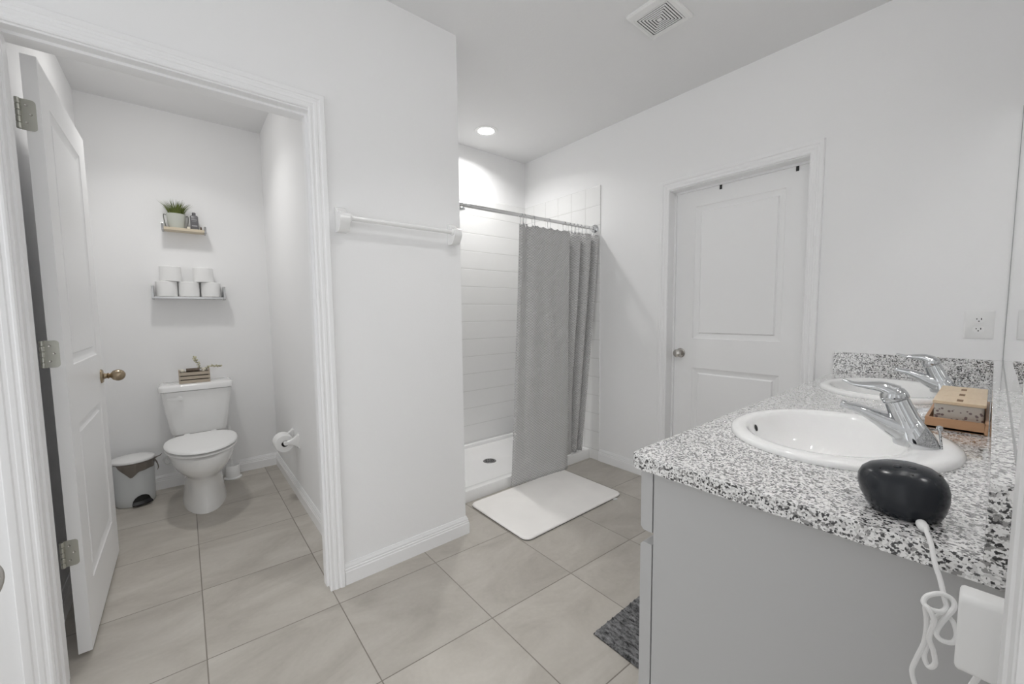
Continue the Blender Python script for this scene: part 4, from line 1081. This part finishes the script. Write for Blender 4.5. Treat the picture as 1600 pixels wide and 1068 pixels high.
# upper pale wood ledge
YF = 3.555
s1 = shelf('small pale wood wall shelf holding the potted grass', -0.062, 0.154, 1.800, YF, 0.018, True, 0.024, M_SHELF)
s2 = shelf('silver metal wall shelf stacked with toilet rolls', -0.136, 0.240, 1.335, YF, 0.014, False, 0.075, M_ACRYL)
zs_ = 1.3355
rolls = [(-0.070, zs_, 0, 'left roll of the lower row on the metal shelf'), (0.049, zs_, 0, 'middle roll of the lower row on the metal shelf'), (0.171, zs_, 0, 'right roll of the lower row on the metal shelf'),
         (-0.045, zs_+0.1025, 0, 'left roll of the upper row, standing on the lower rolls'), (0.132, zs_+0.1025, 0, 'right roll of the upper row, standing on the lower rolls')]
first = None
for x, z, _, lab in rolls:
    lab = 'white toilet ' + lab
    if first is None:
        first = thing('toilet_roll', lab, 'toilet roll', (x, 3.600, z), 'toilet rolls')
        build('paper', roll_mb((x, 3.600, z+0.051), (0, 0, 1), 0.0575, 0.1015), M_PAPER, first, angle=40)
        build('cardboard_core', MB().lathe([(0.0198, 0.001), (0.0198, 0.100), (0.0188, 0.100), (0.0188, 0.001), (0.0198, 0.001)], (x, 3.600, z), (0, 0, 1), 24, False, False), M_CARD, first)
    else:
        c = copy_tree(first); c.location = (x, 3.600, z); c['label'] = lab

# potted grass
PXc, PYc, PZ = 0.006, 3.600, 1.8005
pp = thing('potted_grass', 'artificial grass in a pale oval pot on the wooden shelf', 'plant', (PXc, PYc, PZ))
build('pot', MB().loft([ell(PXc, PYc, 0.040, 0.030, PZ, 40), ell(PXc, PYc, 0.042, 0.032, PZ+0.004, 40), ell(PXc, PYc, 0.052, 0.041, PZ+0.092, 40), ell(PXc, PYc, 0.053, 0.042, PZ+0.096, 40), ell(PXc, PYc, 0.050, 0.039, PZ+0.096, 40), ell(PXc, PYc, 0.049, 0.038, PZ+0.088, 40)]), M_POT, pp, angle=50)
mb = MB()
for sx in (-1, 1):
    mb.tube(crom([(PXc+sx*0.052, PYc, PZ+0.085), (PXc+sx*0.064, PYc, PZ+0.086), (PXc+sx*0.063, PYc, PZ+0.05), (PXc+sx*0.056, PYc, PZ+0.01), (PXc+sx*0.046, PYc, PZ+0.006)], 5), 0.003, 8)
build('pot_handle', mb, M_HANDLEGREY, pp)
mb = MB(); rp = random.Random(21)
for k in range(150):
    a = rp.uniform(0, 2*PI); q = math.sqrt(rp.random())
    bx, by = PXc + 0.046*q*math.cos(a), PYc + 0.034*q*math.sin(a)
    L = rp.uniform(0.090, 0.135) * (1 - 0.25*q)
    ln = 0.55*q + rp.uniform(-.1, .15); d = Vector((math.cos(a)*1.1, math.sin(a)*0.6, 0))
    p0 = Vector((bx, by, PZ+0.080)); wv = Vector((math.cos(a+1.57), math.sin(a+1.57), 0)) * rp.uniform(0.0016, 0.0026)
    if rp.random() < 0.5: wv = Vector((0.0022, 0.0004, 0))
    sec = []
    for t in (0, .35, .7, 1):
        c = p0 + Vector((0, 0, 1))*L*t*(1-0.22*ln*t) + d*L*ln*t*t
        sec.append((c, 1 - t**2*0.95))
    vs = []
    for c, s_w in sec: vs += [c - wv*s_w, c + wv*s_w]
    mb.add(vs, [(0, 1, 3, 2), (2, 3, 5, 4), (4, 5, 7, 6)])
gr = build('grass_blades', mb, M_GRASS, pp, angle=80); gr['kind'] = 'stuff'

bt_ = thing('bottle', 'dark grey square bottle on the wooden shelf beside the pot', 'bottle', (0.104, 3.600, 1.8005))
zb_ = 1.8005
build('bottle_body', MB().loft([rrect(0.082, 0.124, 3.585, 3.615, 0.006, zb_, 4), rrect(0.081, 0.125, 3.584, 3.616, 0.006, zb_+0.004, 4), rrect(0.081, 0.125, 3.584, 3.616, 0.006, zb_+0.092, 4), rrect(0.086, 0.120, 3.588, 3.612, 0.006, zb_+0.099, 4)]), M_BOTTLE, bt_, angle=40)
build('cap', MB().lathe([(0.011, 0.0), (0.011, 0.018), (0.0095, 0.020), (0, 0.020)], (0.103, 3.600, zb_+0.099), (0, 0, 1), 20), M_BOTTLE, bt_)
for z, x0, x1, h in ((0.066, 0.088, 0.118, 0.004), (0.056, 0.092, 0.114, 0.002), (0.024, 0.088, 0.118, 0.006)):
    build('label_print', MB().box(x0, x1, 3.5833, 3.5839, zb_+z, zb_+z+h), M_LABEL, bt_)

tag(build('small_box', MB().loft([rrect(0.060, 0.078, 3.562, 3.578, 0.003, zb_, 3), rrect(0.060, 0.078, 3.562, 3.578, 0.003, zb_+0.014, 3)]), M_PETAL, loc=(0.069, 3.57, zb_)), 'small cream block on the wooden shelf between pot and bottle', 'box')
tag(build('small_figure', MB().lathe([(0.005, 0), (0.0055, 0.004), (0.004, 0.012), (0.0045, 0.016), (0.003, 0.021), (0, 0.022)], (0.137, 3.575, zb_), (0, 0, 1), 14), M_STEM, loc=(0.137, 3.575, zb_)), 'tiny brown ornament at the right end of the wooden shelf', 'ornament')

# ------------------------------------------------------------------ crate with flowers on the tank
CZ = 0.7465
CXa, CXb, CYa, CYb = -0.041, 0.128, 3.470, 3.560
cr = thing('wooden_crate', 'small weathered slatted crate on the toilet tank lid', 'crate', ((CXa+CXb)/2, (CYa+CYb)/2, CZ))
for k in range(3):
    z = CZ + 0.0005 + k*0.0265
    build('slat', MB().box(CXa, CXb, CYa, CYa+0.006, z, z+0.0200), M_CRATE, cr, bevel=0.0006)
    build('slat', MB().box(CXa, CXb, CYb-0.006, CYb, z, z+0.0200), M_CRATE, cr, bevel=0.0006)
for x in (CXa, CXb-0.008):
    build('end_panel', MB().box(x, x+0.008, CYa+0.006, CYb-0.006, CZ+0.0005, CZ+0.0905), M_CRATE, cr, bevel=0.0006)
build('crate_base', MB().box(CXa+0.008, CXb-0.008, CYa+0.006, CYb-0.006, CZ+0.0005, CZ+0.006), M_CRATE, cr)
build('gap_shade_block', MB().box(CXa+0.010, CXb-0.010, CYa+0.009, CYb-0.009, CZ+0.006, CZ+0.066), mat('gap_shade_brown', (0.05, 0.042, 0.032), 0.95, bump=0.6, bscale=220), cr)  # added dark block; its colour stands in for shade behind the slat gaps
# brown roll lying on the crate
tag(build('small_log', MB().tube([(0.000, 3.500, CZ+0.086), (0.072, 3.500, CZ+0.086)], 0.0125, 20), mat('log_bark', (0.14, 0.11, 0.085), 0.8, var=0.3, vscale=40), loc=(0.036, 3.50, CZ+0.074), bevel=0.001), 'small brown wooden log lying across the crate top', 'ornament')
# moss / cream flowers
def flower(c, r, rnd):
    mb = MB()
    for k in range(16):
        a = rnd.uniform(0, 2*PI); b = rnd.uniform(0.1, 1.3)
        d = Vector((math.cos(a)*math.sin(b), math.sin(a)*math.sin(b), math.cos(b)))
        t = d.orthogonal().normalized(); q = d.cross(t)
        p = Vector(c) + d*r*0.45
        mb.loft([[p + (t*math.cos(2*PI*i/8)*0.55 + q*math.sin(2*PI*i/8)*0.4)*r*s + d*r*h for i in range(8)] for s, h in ((0.25, 0), (0.9, 0.18), (1.0, 0.34), (0.6, 0.42))])
    mb.lathe([(0.0, -r), (r*0.6, -r*0.6), (r*0.75, 0), (r*0.5, r*0.5), (0, r*0.6)], c, (0, 0, 1), 12)
    return mb
rf = random.Random(4)
for c, r, lab in (((-0.020, 3.494, CZ+0.082), 0.016, 'cream dried flower at the left end of the crate'), ((0.094, 3.494, CZ+0.082), 0.016, 'cream dried flower right of the log in the crate'), ((0.108, 3.530, CZ+0.086), 0.012, 'cream dried flower at the back right corner of the crate')):
    tag(build('dried_flower', flower(c, r, rf), M_PETAL, loc=c, angle=60), lab, 'flower', 'dried flowers in the crate')
def sprig(pts, lab, leafn, rnd):
    s = thing('dried_sprig', lab, 'sprig', pts[0], 'dried sprigs in the crate')
    path = crom(pts, 6)
    build('stem', MB().tube(path, 0.0012, 6), M_STEM, s)
    mb = MB()
    for k in range(leafn):
        p = path[int((k+2)*(len(path)-1)/(leafn+1))]
        for sg in (-1, 1):
            d = Vector((rnd.uniform(-.6, .6) + 0.8*sg, rnd.uniform(-.7, .2), rnd.uniform(-.2, .6))).normalized()
            t = d.orthogonal().normalized(); c = p + d*0.006
            mb.loft([[c + (d*math.cos(2*PI*i/10)*0.0085 + t*math.sin(2*PI*i/10)*0.0062) + d.cross(t)*h for i in range(10)] for h in (0, 0.0008)])
    build('leaves', mb, mat('sprig_leaf', (0.50, 0.48, 0.34), 0.7, var=0.35, vscale=60), s)
    return s
sprig([(0.075, 3.520, CZ+0.07), (0.074, 3.515, CZ+0.10), (0.066, 3.512, CZ+0.128), (0.054, 3.510, CZ+0.155), (0.048, 3.51, CZ+0.170)], 'upright dried leafy sprig standing in the crate', 8, rf)
sprig([(0.100, 3.520, CZ+0.075), (0.120, 3.516, CZ+0.096), (0.145, 3.512, CZ+0.104), (0.170, 3.510, CZ+0.100), (0.190, 3.51, CZ+0.096)], 'dried leafy sprig leaning out over the right end of the crate', 8, rf)
